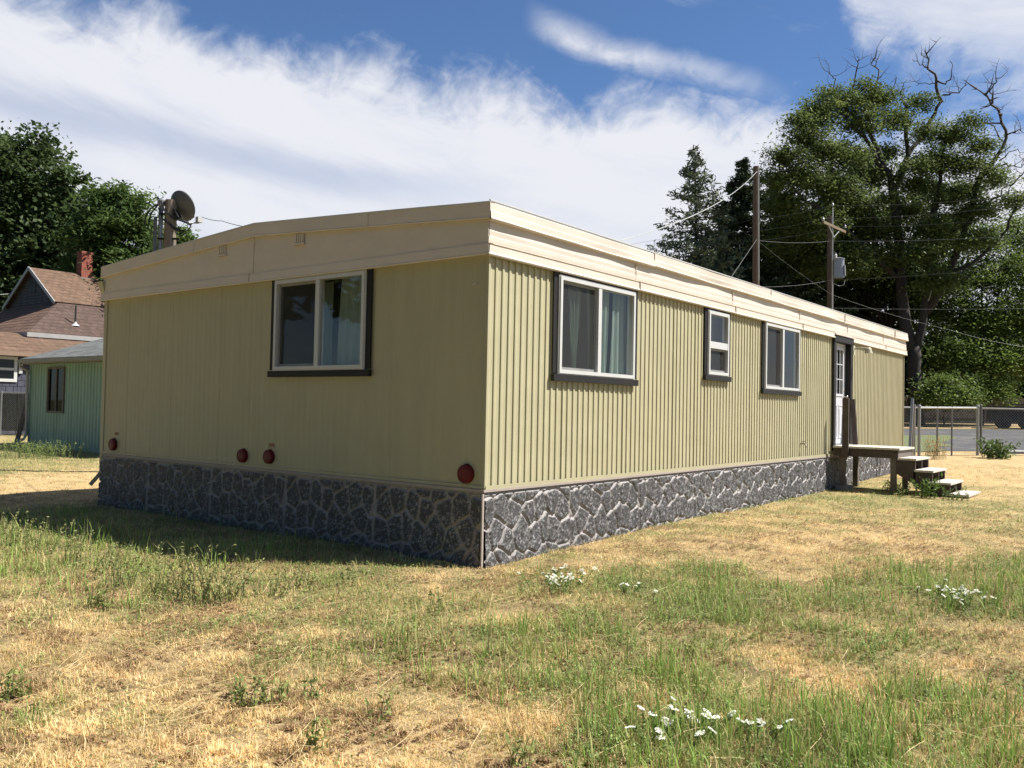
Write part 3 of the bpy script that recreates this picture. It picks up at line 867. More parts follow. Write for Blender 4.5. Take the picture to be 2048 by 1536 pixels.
# skirting: moulded panels with a repeated flagstone relief
def skirt(side, length, seed=4):
    pw, ph = 1.43, .86
    r_ = np.random.default_rng(seed)
    cols, rows = 7, 3.4
    sx, sy = [], []
    for i in range(-1, cols + 1):
        for j in range(-1, 5):
            sx.append((i + .5 + (.5 if j % 2 else 0) * .6 + r_.uniform(-.36, .36)) * pw / cols); sy.append((j + .5 + r_.uniform(-.36, .36)) * ph / rows)
    sx = np.array(sx); sy = np.array(sy)
    step = .0105
    nu = int(length / step); nz = int(ph / step)
    u = np.linspace(0, length, nu + 1); z = np.linspace(ZS - ph - .02, ZS - .02, nz + 1)
    U, Z = np.meshgrid(u, z)
    lu = np.mod(U + .04, pw); lz = Z - (ZS - ph - .02)
    wu = lu + (fbm(U * 9, Z * 9, 2) - .5) * .035; wz = lz + (fbm(U * 9 + 30, Z * 9, 2) - .5) * .035
    d1 = np.full(U.shape, 9.); d2 = np.full(U.shape, 9.); i1 = np.zeros(U.shape, int); i2 = np.zeros(U.shape, int)
    for k in range(len(sx)):
        d = np.hypot(wu - sx[k], (wz - sy[k]) * .82)
        m1 = d < d1
        d2 = np.where(m1, d1, np.where(d < d2, d, d2)); i2 = np.where(m1, i1, np.where(d < d2 + 1e-12, k, i2))
        i1 = np.where(m1, k, i1); d1 = np.where(m1, d, d1)
    e = (d2 - d1) * .6
    e = np.minimum(e, np.minimum(lu, pw - lu) - .008); e = np.minimum(e, (ZS - .062) - Z)
    mask = smooth(e, .006, .015); cmask = smooth(e, .0125, .017)
    rough = (fbm(U * 45, Z * 45, 2) - .5) * .012 + (fbm(U * 14, Z * 14, 2) - .5) * .012
    h = mask * (.024 + rough) + .002 + (ZS - Z) * .035
    # reveals around the deck are left alone; write the grid
    if side == 'L': V = np.stack([U.ravel(), -h.ravel() + .002, Z.ravel()], 1)
    else: V = np.stack([-h.ravel() + .002, U.ravel(), Z.ravel()], 1)
    n, m = U.shape
    i, j = np.meshgrid(np.arange(n - 1), np.arange(m - 1), indexing='ij'); a = (i * m + j).ravel()
    Fc = np.stack([a, a + 1, a + m + 1, a + m], 1)
    if side == 'E': Fc = Fc[:, ::-1]
    stone = np.array([.052, .0505, .051]); mortar = np.array([.29, .265, .25])
    fl = r_.random(U.shape); sp = smooth(vnoise(U * 95, Z * 95) * .6 + vnoise(U * 47, Z * 47) * .4, .60, .80)
    c = stone[None, None, :] * (1 - sp[..., None]) + np.array([.27, .265, .265]) * sp[..., None]
    dirty = smooth(.25 - (Z - .05) + (fbm(U * 3, Z * 3, 3) - .5) * .3, 0, .3)[..., None]
    mort = mortar * (1 - .25 * dirty)
    c = c * cmask[..., None] + mort * (1 - cmask[..., None])
    mt = mat('flagstone_vinyl', (1, 1, 1), .6, alb=1.0, var=.12, scale=20, bump=.35, bscale=70, spec=.4, vcol=True)
    return npmesh('skirting', V, Fc, mt, home, col=c.reshape(-1, 3), smooth=True)


skirt('L', HL - .05); skirt('E', HW)
LEDGE = mat('beige_ledge', (.47, .40, .35), .7, var=.1)
mb = MB(); mb.box(-.03, HL, -.034, -.0, ZS - .045, ZS - .022); mb.box(-.034, -.0, 0, HW, ZS - .045, ZS - .022); mb.box(-.042, -.018, -.03, -.012, -.1, ZS - .06)
mb.build('skirting_cap', LEDGE, home)


# windows
def curtain(mb, side, u0, u1, n, z0, z1, folds=9, amp=.025, flare=0.0):
    k = int((u1 - u0) / .012) + 2; vs = []; fs = []
    rows = 6
    for j in range(rows + 1):
        t = j / rows
        for i in range(k):
            s = i / (k - 1); u = u0 + (u1 - u0) * s + flare * (s - .5) * (1 - t) * 1.0
            nn = n + amp * math.sin(s * folds * 2 * PI + .5 * math.sin(t * 3)) * (1.1 - .4 * t)
            vs.append(loc2w(side, u, nn, z0 + (z1 - z0) * t))
    for j in range(rows):
        for i in range(k - 1): fs.append((j * k + i, j * k + i + 1, (j + 1) * k + i + 1, (j + 1) * k + i))
    mb.add(vs, fs)


def pane(name, side, u0, u1, n, z0, z1, m_, parent):
    p = [loc2w(side, u0, n, z0), loc2w(side, u1, n, z0), loc2w(side, u1, n, z1), loc2w(side, u0, n, z1)]
    if side == 'E': p = p[::-1]
    mb = MB(); mb.add(p, [(0, 1, 2, 3)]); return mb.build(name, m_, parent)


def window(side, u0, u1, z0, z1, kind):
    lab = {'a': 'wide sliding window with mint curtains', 'b': 'narrow double hung window', 'c': 'uncurtained sliding window beside the door', 'd': 'sliding window in the shaded end wall'}[kind]
    fr = .038; po = .06
    mb = MB()
    wbox(mb, side, u0, u1, -.03, po, z0, z0 + fr); wbox(mb, side, u0, u1, -.03, po, z1 - fr, z1)
    wbox(mb, side, u0, u0 + fr, -.03, po, z0 + fr, z1 - fr); wbox(mb, side, u1 - fr, u1, -.03, po, z0 + fr, z1 - fr)
    # outer bead
    b = .012
    for (a, c, d, e) in ((u0 - b, u1 + b, z0 - b, z0), (u0 - b, u1 + b, z1, z1 + b), (u0 - b, u0, z0, z1), (u1, u1 + b, z0, z1)):
        wbox(mb, side, a, c, .02, po - .012, d, e)
    um = (u0 + u1) / 2
    if kind == 'b':
        zm = z0 + (z1 - z0) * .47; wbox(mb, side, u0 + fr, u1 - fr, -.02, po - .004, zm - .045, zm + .045)
    else:
        wbox(mb, side, um - .032, um + .032, -.02, po - .004, z0 + fr, z1 - fr)
    win = mb.build('window', VINYL, home); tag(win, lab)
    # sliding sash (set back)
    mb = MB(); s = .028; nb, nf = -.015, .022
    if kind == 'b':
        ua, ub, za, zb = u0 + fr, u1 - fr, z0 + fr, zm - .045
    elif side == 'L':
        ua, ub, za, zb = u0 + fr, um - .032, z0 + fr, z1 - fr
    else:
        ua, ub, za, zb = um + .032, u1 - fr, z0 + fr, z1 - fr
    wbox(mb, side, ua, ub, nb, nf, za, za + s); wbox(mb, side, ua, ub, nb, nf, zb - s, zb); wbox(mb, side, ua, ua + s, nb, nf, za + s, zb - s); wbox(mb, side, ub - s, ub, nb, nf, za + s, zb - s)
    mb.build('sash', GASK, win)
    if kind == 'b':
        pane('pane', side, ua + s, ub - s, .0, za + s, zb - s, GLASS, win); pane('pane', side, u0 + fr, u1 - fr, .03, zm + .045, z1 - fr, GLASS, win)
        pane('screen', side, ua + s, ub - s, .012, za + s, zb - s, SCREEN, win)
    else:
        oa, ob_ = (um + .032, u1 - fr) if side == 'L' else (u0 + fr, um - .032)
        pane('pane', side, ua + s, ub - s, .0, za + s, zb - s, GLASS, win); pane('pane', side, oa, ob_, .03, z0 + fr, z1 - fr, GLASS, win)
        pane('screen', side, ua + s, ub - s, .014, za + s, zb - s, SCREEN, win)
    # charcoal trim boards
    mb = MB(); tw = .085; to = .034
    wbox(mb, side, u0 - tw, u0 - b, .0185, to, z0, z1 + .02); wbox(mb, side, u1 + b, u1 + tw, .0185, to, z0, z1 + .02)
    wbox(mb, side, u0 - tw, u1 + tw, .0185, to - .002, z1 + b, z1 + .045)
    wbox(mb, side, u0 - tw - .01, u1 + tw + .01, .0185, .058, z0 - .08, z0 - b)
    if side == 'E': wbox(mb, side, u0 - tw + .002, u1 + tw - .002, .001, .0185, z0 - .078, z1 + .04) if False else None
    mb.build('trim', CHAR, win)
    # what hangs behind the glass
    mb = MB()
    if kind == 'a':
        curtain(mb, side, u0 + .02, u0 + .20, -.07, z0, z1, 3, .02, .05); curtain(mb, side, u0 + .30, um - .18, -.07, z0, z1, 3, .025, -.25)
        curtain(mb, side, um - .12, um + .36, -.055, z0 - .05, z1, 5, .022, -.12); curtain(mb, side, u1 - .30, u1 - .02, -.07, z0, z1, 3, .02, .1)
        mb.build('curtain', MINT, win)
    elif kind == 'd':
        curtain(mb, side, u0 - .02, um - .17, -.14, z0, z1, 5, .022, .1); curtain(mb, side, um + .15, um + .45, -.3, z0, z1, 4, .02)
        mb.build('curtain', MINT, win)
    elif kind == 'b':
        wbox(mb, side, u0 - .1, u1 + .1, -.14, -.13, z0 - .05, z1); mb.build('blind', FROST, win)
    else:
        wbox(mb, side, u0 - .1, u1 - .3, -.55, -.54, z0 - .3, z1); mb.build('blind', FROST, win)


for w_ in WINS: window(*w_)

# entrance door
door = MB(); y0, y1 = .05, .09
U = [10.005, 10.875]
dz0, dz1 = .92, 2.80
gx0, gx1, gz0, gz1 = 10.17, 10.71, 1.84, 2.69
door.box(U[0], gx0, y0, y1, dz0, dz1); door.box(gx1, U[1], y0, y1, dz0, dz1); door.box(gx0, gx1, y0, y1, dz0, gz0); door.box(gx0, gx1, y0, y1, gz1, dz1)
for (a, b) in ((10.10, 10.40), (10.48, 10.78)):
    door.box(a, b, y0 - .008, y0 - .0005, 1.02, 1.045); door.box(a, b, y0 - .008, y0 - .0005, 1.62, 1.645)
    door.box(a, a + .025, y0 - .008, y0 - .0005, 1.045, 1.62); door.box(b - .025, b, y0 - .008, y0 - .0005, 1.045, 1.62)
    door.box(a + .06, b - .06, y0 - .006, y0 - .0005, 1.1, 1.57)
door = door.build('door', DOORW, home); tag(door, 'white door with nine small panes in its upper half')
mb = MB(); s = .014
mb.box(gx0 - .03, gx1 + .03, y0 - .014, y0 + .002, gz0 - .03, gz0 + .012); mb.box(gx0 - .03, gx1 + .03, y0 - .014, y0 + .002, gz1 - .012, gz1 + .03)
mb.box(gx0 - .03, gx0 + .012, y0 - .014, y0 + .002, gz0 + .012, gz1 - .012); mb.box(gx1 - .012, gx1 + .03, y0 - .014, y0 + .002, gz0 + .012, gz1 - .012)
for k in (1, 2):
    xx = gx0 + (gx1 - gx0) * k / 3; mb.box(xx - s / 2, xx + s / 2, y0 - .01, y0 + .004, gz0 + .012, gz1 - .012)
    zz = gz0 + (gz1 - gz0) * k / 3; mb.box(gx0 + .012, gx1 - .012, y0 - .012, y0 + .004, zz - s / 2, zz + s / 2)
mb.build('muntins', DOORW, door)
mb = MB(); mb.add([(gx0, y0 + .02, gz0), (gx1, y0 + .02, gz0), (gx1, y0 + .02, gz1), (gx0, y0 + .02, gz1)], [(0, 1, 2, 3)]); mb.build('pane', GLASS, door)
mb = MB(); curtain(mb, 'L', gx0, gx1, -.14, gz0, gz1, 8, .012); mb.build('curtain', mat('grey_lace', (.28, .28, .26), .9), door)
mb = MB(); mb.lathe((10.81, y0, 1.80), (0, -1, 0), [(0, .03), (.01, .03), (.012, .012), (.04, .012), (.05, .028), (.068, .03), (.08, .018), (.082, .0001)], 16); mb.build('handle', BRASS, door); mb = MB()
mb.lathe((10.81, y0, 1.93), (0, -1, 0), [(0, .027), (.012, .027), (.018, .018), (.019, .0001)], 16)
mb.build('deadbolt', BRASS, door)
mb = MB()
mb.box(DX0 - .10, DX0 + .02, -.055, .10, DZ0 - .02, 2.88); mb.box(DX1 - .02, DX1 + .10, -.055, .10, DZ0 - .02, 2.88)
mb.box(DX0 - .11, DX1 + .11, -.07, .10, 2.805, 2.92)
mb.build('door_frame', CHAR, home)
mb = MB(); mb.box(DX0 - .12, DX1 + .12, -.088, -.02, 2.922, 2.945); mb.build('door_drip_cap', CREAM, home)
mb = MB(); mb.box(DX0 + .02, DX1 - .02, -.06, .1, .885, .915); mb.build('threshold', GALV, home)
# porch lamp, tap, far corner pieces
mb = MB(); mb.box(11.06, 11.16, -.05, -.018, 2.62, 2.80); mb.tube([(11.11, -.05, 2.74), (11.13, -.16, 2.755), (11.15, -.30, 2.745)], .016, 8)
mb.lathe((11.15, -.30, 2.76), (0, 0, -1), [(0, .03), (.02, .05), (.05, .06), (.11, .075), (.115, .0001)], 14)
mb.build('porch_light', mat('cream_lamp', (.62, .59, .42), .5), home)
mb = MB(); mb.tube([(8.31, 0, .97), (8.31, -.07, .965), (8.31, -.09, .93), (8.31, -.09, .90)], .013, 8); mb.lathe((8.31, -.05, 1.0), (0, 0, 1), [(0, .03), (.01, .03), (.011, .0001)], 10)
mb.build('tap', BRASS, home)

# ------------------------------------------------------------------ entrance steps and landing
PX0, PX1, PY = 9.85, 10.85, -1.16
zg = Hf(10.3, -.8)
deck = thing('entrance_steps', (10.35, -.6, zg), 'weathered wooden landing with four open steps at the white door', 'steps')
y = -.065; k = 0
while y > PY - .02:
    mb = MB(); mb.box(PX0 - .03, PX1 + .03, y - .135, y, .865, .90); mb.build('deck_board', WOODL, deck); y -= .142; k += 1
mb = MB(); mb.box(PX0, PX0 + .04, PY, -.06, .72, .862); mb.build('side_beam', WOODD, deck)
mb = MB(); mb.box(PX1 - .04, PX1, PY, -.06, .72, .862); mb.build('side_beam', WOODD, deck)
mb = MB(); mb.box(PX0 + .04, PX1 - .04, PY + .0, PY + .04, .72, .862); mb.build('front_beam', WOODG, deck)
for (x, y_, z1) in ((PX0 + .09, PY + .09, .718), (PX1 - .09, PY + .09, .718), (PX0 + .09, -.2, .718), (PX1 - .09, -.2, .718)):
    mb = MB(); mb.box(x - .045, x + .045, y_ - .045, y_ + .045, Hf(x, y_) - .1, z1); mb.build('post', WOODG, deck)
mb = MB(); mb.box(PX0 - .075, PX0 - .032, -.345, -.235, .70, 1.76); mb.build('railing_post', [WOODD], deck)
mb = MB(); mb.bar((PX1 - .02, -.17, .87), (PX1 - .0, -.10, 1.76), .09, .05); mb.build('railing_post', WOODD, deck)
treads = [(.735, -1.16, -1.46), (.545, -1.43, -1.73), (.355, -1.70, -2.0), (.175, -1.97, -2.27)]
for (z, a, b) in treads:
    mb = MB(); mb.box(PX0 - .03, PX1 + .03, b, b + .145, z - .035, z); mb.box(PX0 - .03, PX1 + .03, b + .152, a + (.0 if a < -1.2 else -.005), z - .035, z)
    mb.build('tread', WOODL, deck)
for x in (PX0, (PX0 + PX1) / 2 - .02, PX1 - .04):
    mb = MB()
    for i, (z, a, b) in enumerate(treads):
        lo = z - .23 - (.10 if i < 3 else -.12)
        if i == 3: lo = Hf(x, -2.1) - .05
        mb.hexa([(x, b + .02, max(lo - .12, Hf(x, b) - .05)), (x + .04, b + .02, max(lo - .12, Hf(x, b) - .05)), (x + .04, a + .02 - .001, max(lo + .05, Hf(x, a) - .05)), (x, a + .02 - .001, max(lo + .05, Hf(x, a) - .05)),
                 (x, b + .02, z - .037), (x + .04, b + .02, z - .037), (x + .04, a + .02 - .001, z - .037), (x, a + .02 - .001, z - .037)])
    mb.build('stringer', WOODD, deck)
BLOCK = mat('concrete_block', (.3, .29, .27), .9, var=.2)
mb = MB(); mb.box(9.86, 10.2, -.32, -.1, Hf(10, -.2) - .05, Hf(10, -.2) + .07); o = mb.build('concrete_block', BLOCK)
tag(o, 'small flat concrete block under the landing beside the skirting', 'block')

# leaning sticks by the far end of the home
for i, (a, b, r) in enumerate((((1817, 893), (1825, 797), .026), ((1821, 893), (1829, 812), .018))):
    p0 = at(*a, 17.6); p1 = at(*b, 18.1 + i * .2); p0[2] = Hf(p0[0], p0[1]); mb = MB(); mb.bar(p0, p1, r * 2, r * 2.4); o = mb.build('wooden_stake', WOODG if i else GALV)
    tag(o, ['grey leaning stake, taller of the two by the home\'s far corner', 'thin wooden stake, shorter of the two by the home\'s far corner'][i], 'stake')

# ------------------------------------------------------------------ mint shed on the left
SX = 5.75
shed = thing('shed', (SX, 19, 0), 'mint green corrugated metal shed with grey shingle roof', 'shed')
MINTM = sidingmat('mint_metal', (.225, .335, .265), .2)
mb = MB(); pt = .2
y = 15.0; prev = None
hole = (20.6, 21.66, 1.04, 2.40)
ys = []
while y < 22.75:
    ys += [(y, 0), (y + .1, 0), (y + .125, .022), (y + .155, .022)]; y += .18
ys += [(22.75, 0), (hole[0], 0), (hole[1], 0)]; ys = sorted(ys)
for (a, ha), (b, hb) in zip(ys[:-1], ys[1:]):
    if b - a < 1e-4: continue
    mid = (a + b) / 2
    for (z0, z1) in ([(-.05, hole[2]), (hole[3], 2.62)] if hole[0] < mid < hole[1] else [(-.05, 2.62)]):
        mb.add([(SX - ha, a, z0), (SX - hb, b, z0), (SX - hb, b, z1), (SX - ha, a, z1)], [(3, 2, 1, 0)])
mb.box(SX + .02, SX + 4.5, 22.70, 22.75, -.05, 2.6); mb.box(SX + .02, SX + 4.5, 15.0, 15.05, -.05, 2.6); mb.box(SX + 4.45, SX + 4.5, 15.05, 22.7, -.05, 2.6)
mb.build('wall', MINTM, shed)
ROOFG = brickmat('grey_shingles', (.17, .175, .165), (.24, .245, .235), (.07, .07, .07), 1, 1, .32, .16, .012, 'yx')
mb = MB(); ya, yb = 14.7, 22.95
mb.hexa([(SX - .28, ya, 2.60), (SX + 2.3, ya, 3.44), (SX + 2.3, yb, 3.44), (SX - .28, yb, 2.60), (SX - .28, ya, 2.66), (SX + 2.3, ya, 3.50), (SX + 2.3, yb, 3.50), (SX - .28, yb, 2.66)])
mb.hexa([(SX + 2.3, ya, 3.44), (SX + 4.9, ya, 2.60), (SX + 4.9, yb, 2.60), (SX + 2.3, yb, 3.44), (SX + 2.3, ya, 3.50), (SX + 4.9, ya, 2.66), (SX + 4.9, yb, 2.66), (SX + 2.3, yb, 3.50)])
mb.build('roof', ROOFG, shed)
TRIMG = mat('shed_trim', (.33, .31, .25), .6)
mb = MB(); mb.box(SX - .30, SX - .282, ya, yb, 2.50, 2.655); mb.box(SX - .37, SX - .30, ya, yb, 2.525, 2.53); mb.box(SX - .385, SX - .37, ya, yb, 2.525, 2.63); mb.box(SX - .28, SX + .02, ya + .02, yb - .02, 2.50, 2.52)
mb.box(SX - .27, SX + 2.0, yb + .0, yb + .02, 2.5, 2.6)
mb.build('gutter', TRIMG, shed)
mb = MB(); mb.tube([(SX - .33, 22.85, 2.52), (SX - .32, 22.86, 2.42), (SX - .1, 22.86, 2.30), (SX - .08, 22.86, .35), (SX - .14, 22.86, .22), (SX - .32, 22.9, .13)], .045, 8); mb.build('downspout', mat('pale_pipe', (.5, .5, .46), .5), shed)
mb = MB(); y0, y1, z0, z1 = hole; fw_ = .06
mb.box(SX - .05, SX + .03, y0, y1, z0, z0 + fw_); mb.box(SX - .05, SX + .03, y0, y1, z1 - fw_, z1); mb.box(SX - .05, SX + .03, y0, y0 + fw_, z0 + fw_, z1 - fw_); mb.box(SX - .05, SX + .03, y1 - fw_, y1, z0 + fw_, z1 - fw_)
mb.box(SX - .03, SX + .02, (y0 + y1) / 2 - .03, (y0 + y1) / 2 + .03, z0 + fw_, z1 - fw_)
wn = mb.build('window', mat('bare_wood_frame', (.20, .17, .145), .85, var=.3), shed)
mb = MB(); mb.add([(SX, y0, z0), (SX, y1, z0), (SX, y1, z1), (SX, y0, z1)], [(3, 2, 1, 0)]); mb.build('pane', GLASSD, wn)
mb = MB(); mb.box(SX + .2, SX + .25, y0 - .4, y1 + .4, z0 - .3, z1); mb.build('blind', FROST, wn)
mb = MB(); mb.bar((5.55, 23.25, Hf(5.5, 23.2)), (5.85, 23.15, 1.62), .28, .03); o = mb.build('leaning_board', WOODD); tag(o, 'dark narrow board leaning beside the mint shed downspout', 'board')

# ------------------------------------------------------------------ brown roofed house behind
hx, hy, hz = 10.78, 35.18, 4.36
hs = thing('house', (hx + 5, hy + 5, 0), 'slate blue shingled house with brown gabled roof and red chimney', 'house')
SLATE = brickmat('slate_blue_shingles', (.085, .09, .12), (.11, .115, .15), (.03, .03, .04), 1, 1, .28, .24, .014, 'hz')
BROWN = brickmat('brown_shingles', (.18, .115, .078), (.21, .132, .09), (.12, .08, .055), 1, 1, .3, .17, .014, 'xz')
BROWN3 = brickmat('darker_brown_shingles', (.115, .078, .064), (.135, .092, .075), (.08, .055, .045), 1, 1, .3, .17, .014, 'xz')  # darker brown for the lower roof slope
BROWN2 = brickmat('brown_shingles_side', (.20, .125, .09), (.27, .17, .12), (.08, .05, .04), 1, 1, .3, .17, .02, 'yz')
WHT = mat('white_paint', (.72, .72, .70), .5, var=.05)
GREYT = mat('grey_trim', (.42, .41, .39), .6)
mb = MB(); mb.box(hx + .5, hx + 13, hy + .5, hy + 9.8, 0, 4.34); mb.build('wall', SLATE, hs)
gx = hx + 2.35; gy0 = hy + 2.35; gy1 = hy + 7.95; ym = hy + 5.15; gz = 6.12; rz = 8.0; xe = hx + 13.5; ye = hy + 10.3
mb = MB()
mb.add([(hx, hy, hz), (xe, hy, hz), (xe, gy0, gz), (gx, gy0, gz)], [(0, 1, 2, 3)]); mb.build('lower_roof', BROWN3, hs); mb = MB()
mb.add([(gx - .25, gy0 - .12, gz - .02), (xe, gy0 - .12, gz - .02), (xe, ym, rz), (gx - .25, ym, rz)], [(0, 1, 2, 3)])
mb.add([(gx - .25, ym, rz), (xe, ym, rz), (xe, gy1 + .1, gz - .02), (gx - .25, gy1 + .1, gz - .02)], [(0, 1, 2, 3)])
mb.add([(gx, gy1, gz), (xe, gy1, gz), (xe, ye, hz), (hx, ye, hz)], [(0, 1, 2, 3)])
rf = mb.build('roof', BROWN, hs)
mb = MB(); mb.add([(hx, ye, hz), (hx, hy, hz), (gx, gy0, gz), (gx, gy1, gz)], [(0, 1, 2, 3)]); mb.build('side_roof', BROWN2, hs)
mb = MB(); mb.add([(gx, gy1, gz), (gx, gy0, gz), (gx, ym, rz - .02)], [(0, 1, 2)]); gb = mb.build('gable', brickmat('gable_boards', (.10, .105, .12), (.12, .12, .135), (.035, .035, .04), 1, 1, 3, .14, .012, 'yz'), hs)
mb = MB(); mb.bar((gx - .27, gy0 - .12, gz - .08), (gx - .27, ym, rz - .05), .05, .16); mb.bar((gx - .27, gy1 + .1, gz - .08), (gx - .27, ym, rz - .05), .05, .16); mb.build('barge_board', GREYT, hs)
mb = MB(); mb.box(gx - .03, gx - .005, ym - .28, ym + .28, 6.75, 7.35); mb.build('louvre', CHAR, gb)
mb = MB(); mb.box(hx - .06, xe, hy - .07, hy - .0, hz - .18, hz + .02); mb.box(hx - .07, hx - .001, hy, ye, hz - .18, hz + .02); mb.box(hx, hx + .6, hy + .02, ye, hz - .14, hz - .12); mb.box(hx, xe, hy + .02, hy + .6, hz - .11, hz - .10); mb.build('gutter', GREYT, hs)
BRICK = brickmat('red_brick', (.42, .085, .045), (.34, .07, .04), (.30, .22, .18), 1, 1, .22, .075, .012, 'hz')
mb = MB(); mb.box(15.33, 15.88, ym - .3, ym + .25, 7.5, 9.05); mb.box(15.31, 15.90, ym - .32, ym + .27, 9.05, 9.17); ch = mb.build('chimney', BRICK, hs)
mb = MB(); mb.box(15.26, 15.95, ym - .37, ym + .32, 7.72, 7.80); mb.build('flashing', GALV, ch)
vz = hz + .8 * .75 + .05
mb = MB(); mb.tube([(13.2, hy + .8, vz - .1), (13.2, hy + .8, vz + .85)], .04, 8); vp = mb.build('vent_pipe', CABLE, hs)
mb = MB(); mb.lathe((13.2, hy + .8, vz - .12), (0, 0, 1), [(0, .22), (.12, .08), (.2, .06)], 12); mb.build('flashing', LNBW, vp)
# low wing nearer the lawn
wx, wy = 9.62, 31.75
mb = MB(); mb.box(wx - .45, wx + 6, wy + .35, hy + 1, 0, 3.25); mb.box(wx - 4.0, wx - .452, wy + .36, wy + 5.0, 0, 3.25); mb.build('wing_wall', SLATE, hs)
WR = BROWN
mb = MB()
mb.add([(wx - 4.5, wy - .0, 3.28), (wx + 6.2, wy - .0, 3.28), (wx + 6.2, hy + .8, 4.35), (wx + .6, hy + .8, 4.35), (wx - 4.5, hy + .8, 4.35)], [(0, 1, 2, 3, 4)])
mb.build('wing_roof', WR, hs)
mb = MB(); mb.box(wx - 4.5, wx + 6.2, wy - .08, wy - .0, 3.14, 3.30); mb.build('wing_gutter', mat('copper_brown_gutter', (.30, .20, .14), .6), hs)
mb = MB(); yy = wy + .35
mb = MB()


def frame_y(mb, x0, x1, yf, z0, z1, t):
    mb.box(x0, x1, yf - .04, yf + .01, z0, z0 + t); mb.box(x0, x1, yf - .04, yf + .01, z1 - t, z1); mb.box(x0, x0 + t, yf - .04, yf + .01, z0 + t, z1 - t); mb.box(x1 - t, x1, yf - .04, yf + .01, z0 + t, z1 - t)
    mb.box(x0 + t, x1 - t, yf - .03, yf + .005, (z0 + z1) / 2 - .05, (z0 + z1) / 2 + .05)


frame_y(mb, 8.0, 9.12, yy, 2.1, 3.12, .12)
wn = mb.build('window', WHT, hs)
mb = MB(); mb.add([(8.05, yy - .02, 2.15), (9.08, yy - .02, 2.15), (9.08, yy - .02, 3.08), (8.05, yy - .02, 3.08)], [(0, 1, 2, 3)]); mb.build('pane', GLASSD, wn)
mb = MB(); mb.box(9.17, 9.30, yy - .08, yy - .01, 2.45, 2.85); mb.build('meter_box', LNBW, hs)

# ------------------------------------------------------------------ slatted chain link fence by the house
fe = thing('chain_link_fence', (8, 30.2, 0), 'chain link fence with dark green slats beside the mint shed', 'fence')
A = Vector((6.2, 32.6, 0)); B = Vector((9.2, 29.1, 0)); D = (B - A); Ln = D.length; d = D.normalized(); nn_ = Vector((d.y, -d.x, 0))
mb = MB(); mb.tube([A + Vector((0, 0, 1.66)), B + Vector((0, 0, 1.66))], .028, 8); mb.build('top_rail', GALV, fe)
mb = MB(); mb.tube([A + Vector((0, 0, .05)), B + Vector((0, 0, .05))], .03, 6); mb.build('bottom_rail', GALV, fe)
for t in (0.05, .55, .99, 1.5, 2.55, 3.1, Ln - .05):
    pass
for t in (.1, 1.55, 2.74, Ln):
    mb = MB(); p = A + d * t; mb.tube([p + nn_ * .05 + Vector((0, 0, -.1)), p + nn_ * .05 + Vector((0, 0, 1.70))], .035, 8); mb.build('post', GALV, fe)
SLAT = mat('dark_green_slat', (.018, .035, .032), .5, var=.2)
mb = MB(); t = .06
while t < Ln - .05:
    p = A + d * t; mb.bar(p + Vector((0, 0, .2)), p + Vector((0, 0, 1.62)), .04, .004, up=(nn_.x, nn_.y, 0)); t += .048
mb.build('slats', SLAT, fe)


def chainlink(name, A, d, Ln, z0, z1, pitch, r, m_, parent, off=0.0, skew=0.0):
    mb = MB(); nv = Vector((d.y, -d.x, 0)) * off; hgt = z1 - z0
    t = -hgt
    while t < Ln:
        for sgn in (1, -1):
            a0, a1 = (t, t + hgt) if sgn > 0 else (t + hgt, t)
            # clip to [0, Ln]
            pts = []
            for (s0, q0, s1, q1) in ((a0, z0, a1, z1),):
                lo, hi = 0.0, 1.0; ds = s1 - s0
                u0 = (0 - s0) / ds; u1 = (Ln - s0) / ds
                lo = max(lo, min(u0, u1)); hi = min(hi, max(u0, u1))
                if hi - lo > .01: pts = [(s0 + ds * lo, q0 + (q1 - q0) * lo), (s0 + ds * hi, q0 + (q1 - q0) * hi)]
            if pts:
                p = [A + d * s + nv + Vector((0, 0, q + skew * s)) for s, q in pts]; mb.tube(p, r, 3, cap=False)
        t += pitch
    return mb.build(name, m_, parent)


chainlink('wire_mesh', A, d, Ln, .06, 1.66, .075, .0028, GALV, fe, off=.03)

# ------------------------------------------------------------------ chain link fence and gate on the right
gp = []
PA = at(1838, 913, 24.0); PB = at(1955, 913, 24.6)
PA[2] = Hf(PA[0], PA[1]); PB[2] = Hf(PB[0], PB[1])
A = Vector(PA); B = Vector(PB); d = (B - A); Ln = d.length; dz = d.z / Ln; d = Vector((d.x, d.y, 0)).normalized()
fz = Hf(A.x, A.y)
f2 = thing('chain_link_fence', tuple(A), 'bare galvanised chain link fence with bright top rail across the drive', 'fence')
HGT = 1.36
mb = MB(); mb.tube([A + Vector((0, 0, HGT)), B + Vector((0, 0, HGT))], .03, 8); mb.build('top_rail', mat('bright_galvanised', (.75, .75, .73), .35, metal=.3), f2)
A0 = A - d * 2.6
mb = MB(); mb.tube([A0 + Vector((0, 0, HGT)), A + Vector((0, 0, HGT))], .022, 8); mb.build('top_rail', GALV, f2)
for t, r in ((-2.6, .03), (-.16, .03), (0, .042), (.62, .024), (1.13, .024), (Ln, .042)):
    p = A + d * t + Vector((0, 0, dz * t)); mb = MB(); mb.tube([p + Vector((0, 0, -.2)), p + Vector((0, 0, HGT + .03))], r, 8)
    if r > .028: mb.lathe(p + Vector((0, 0, HGT + .03)), (0, 0, 1), [(0, r * 1.2), (.02, r * 1.25), (.05, r * .9), (.06, .0001)], 10)
    mb.build('post', GALVD if 0 < t < Ln else GALV, f2)
chainlink('wire_mesh', A0, d, Ln + 2.6, .02, HGT, .10, .0016, GALV, f2, off=.02)
G0 = B + d * .12; G1 = G0 + d * 3.0 + Vector((-.5, -.35, 0))
gd = (G1 - G0); gL = gd.length; gd.normalize(); gz0 = Hf(G0.x, G0.y)
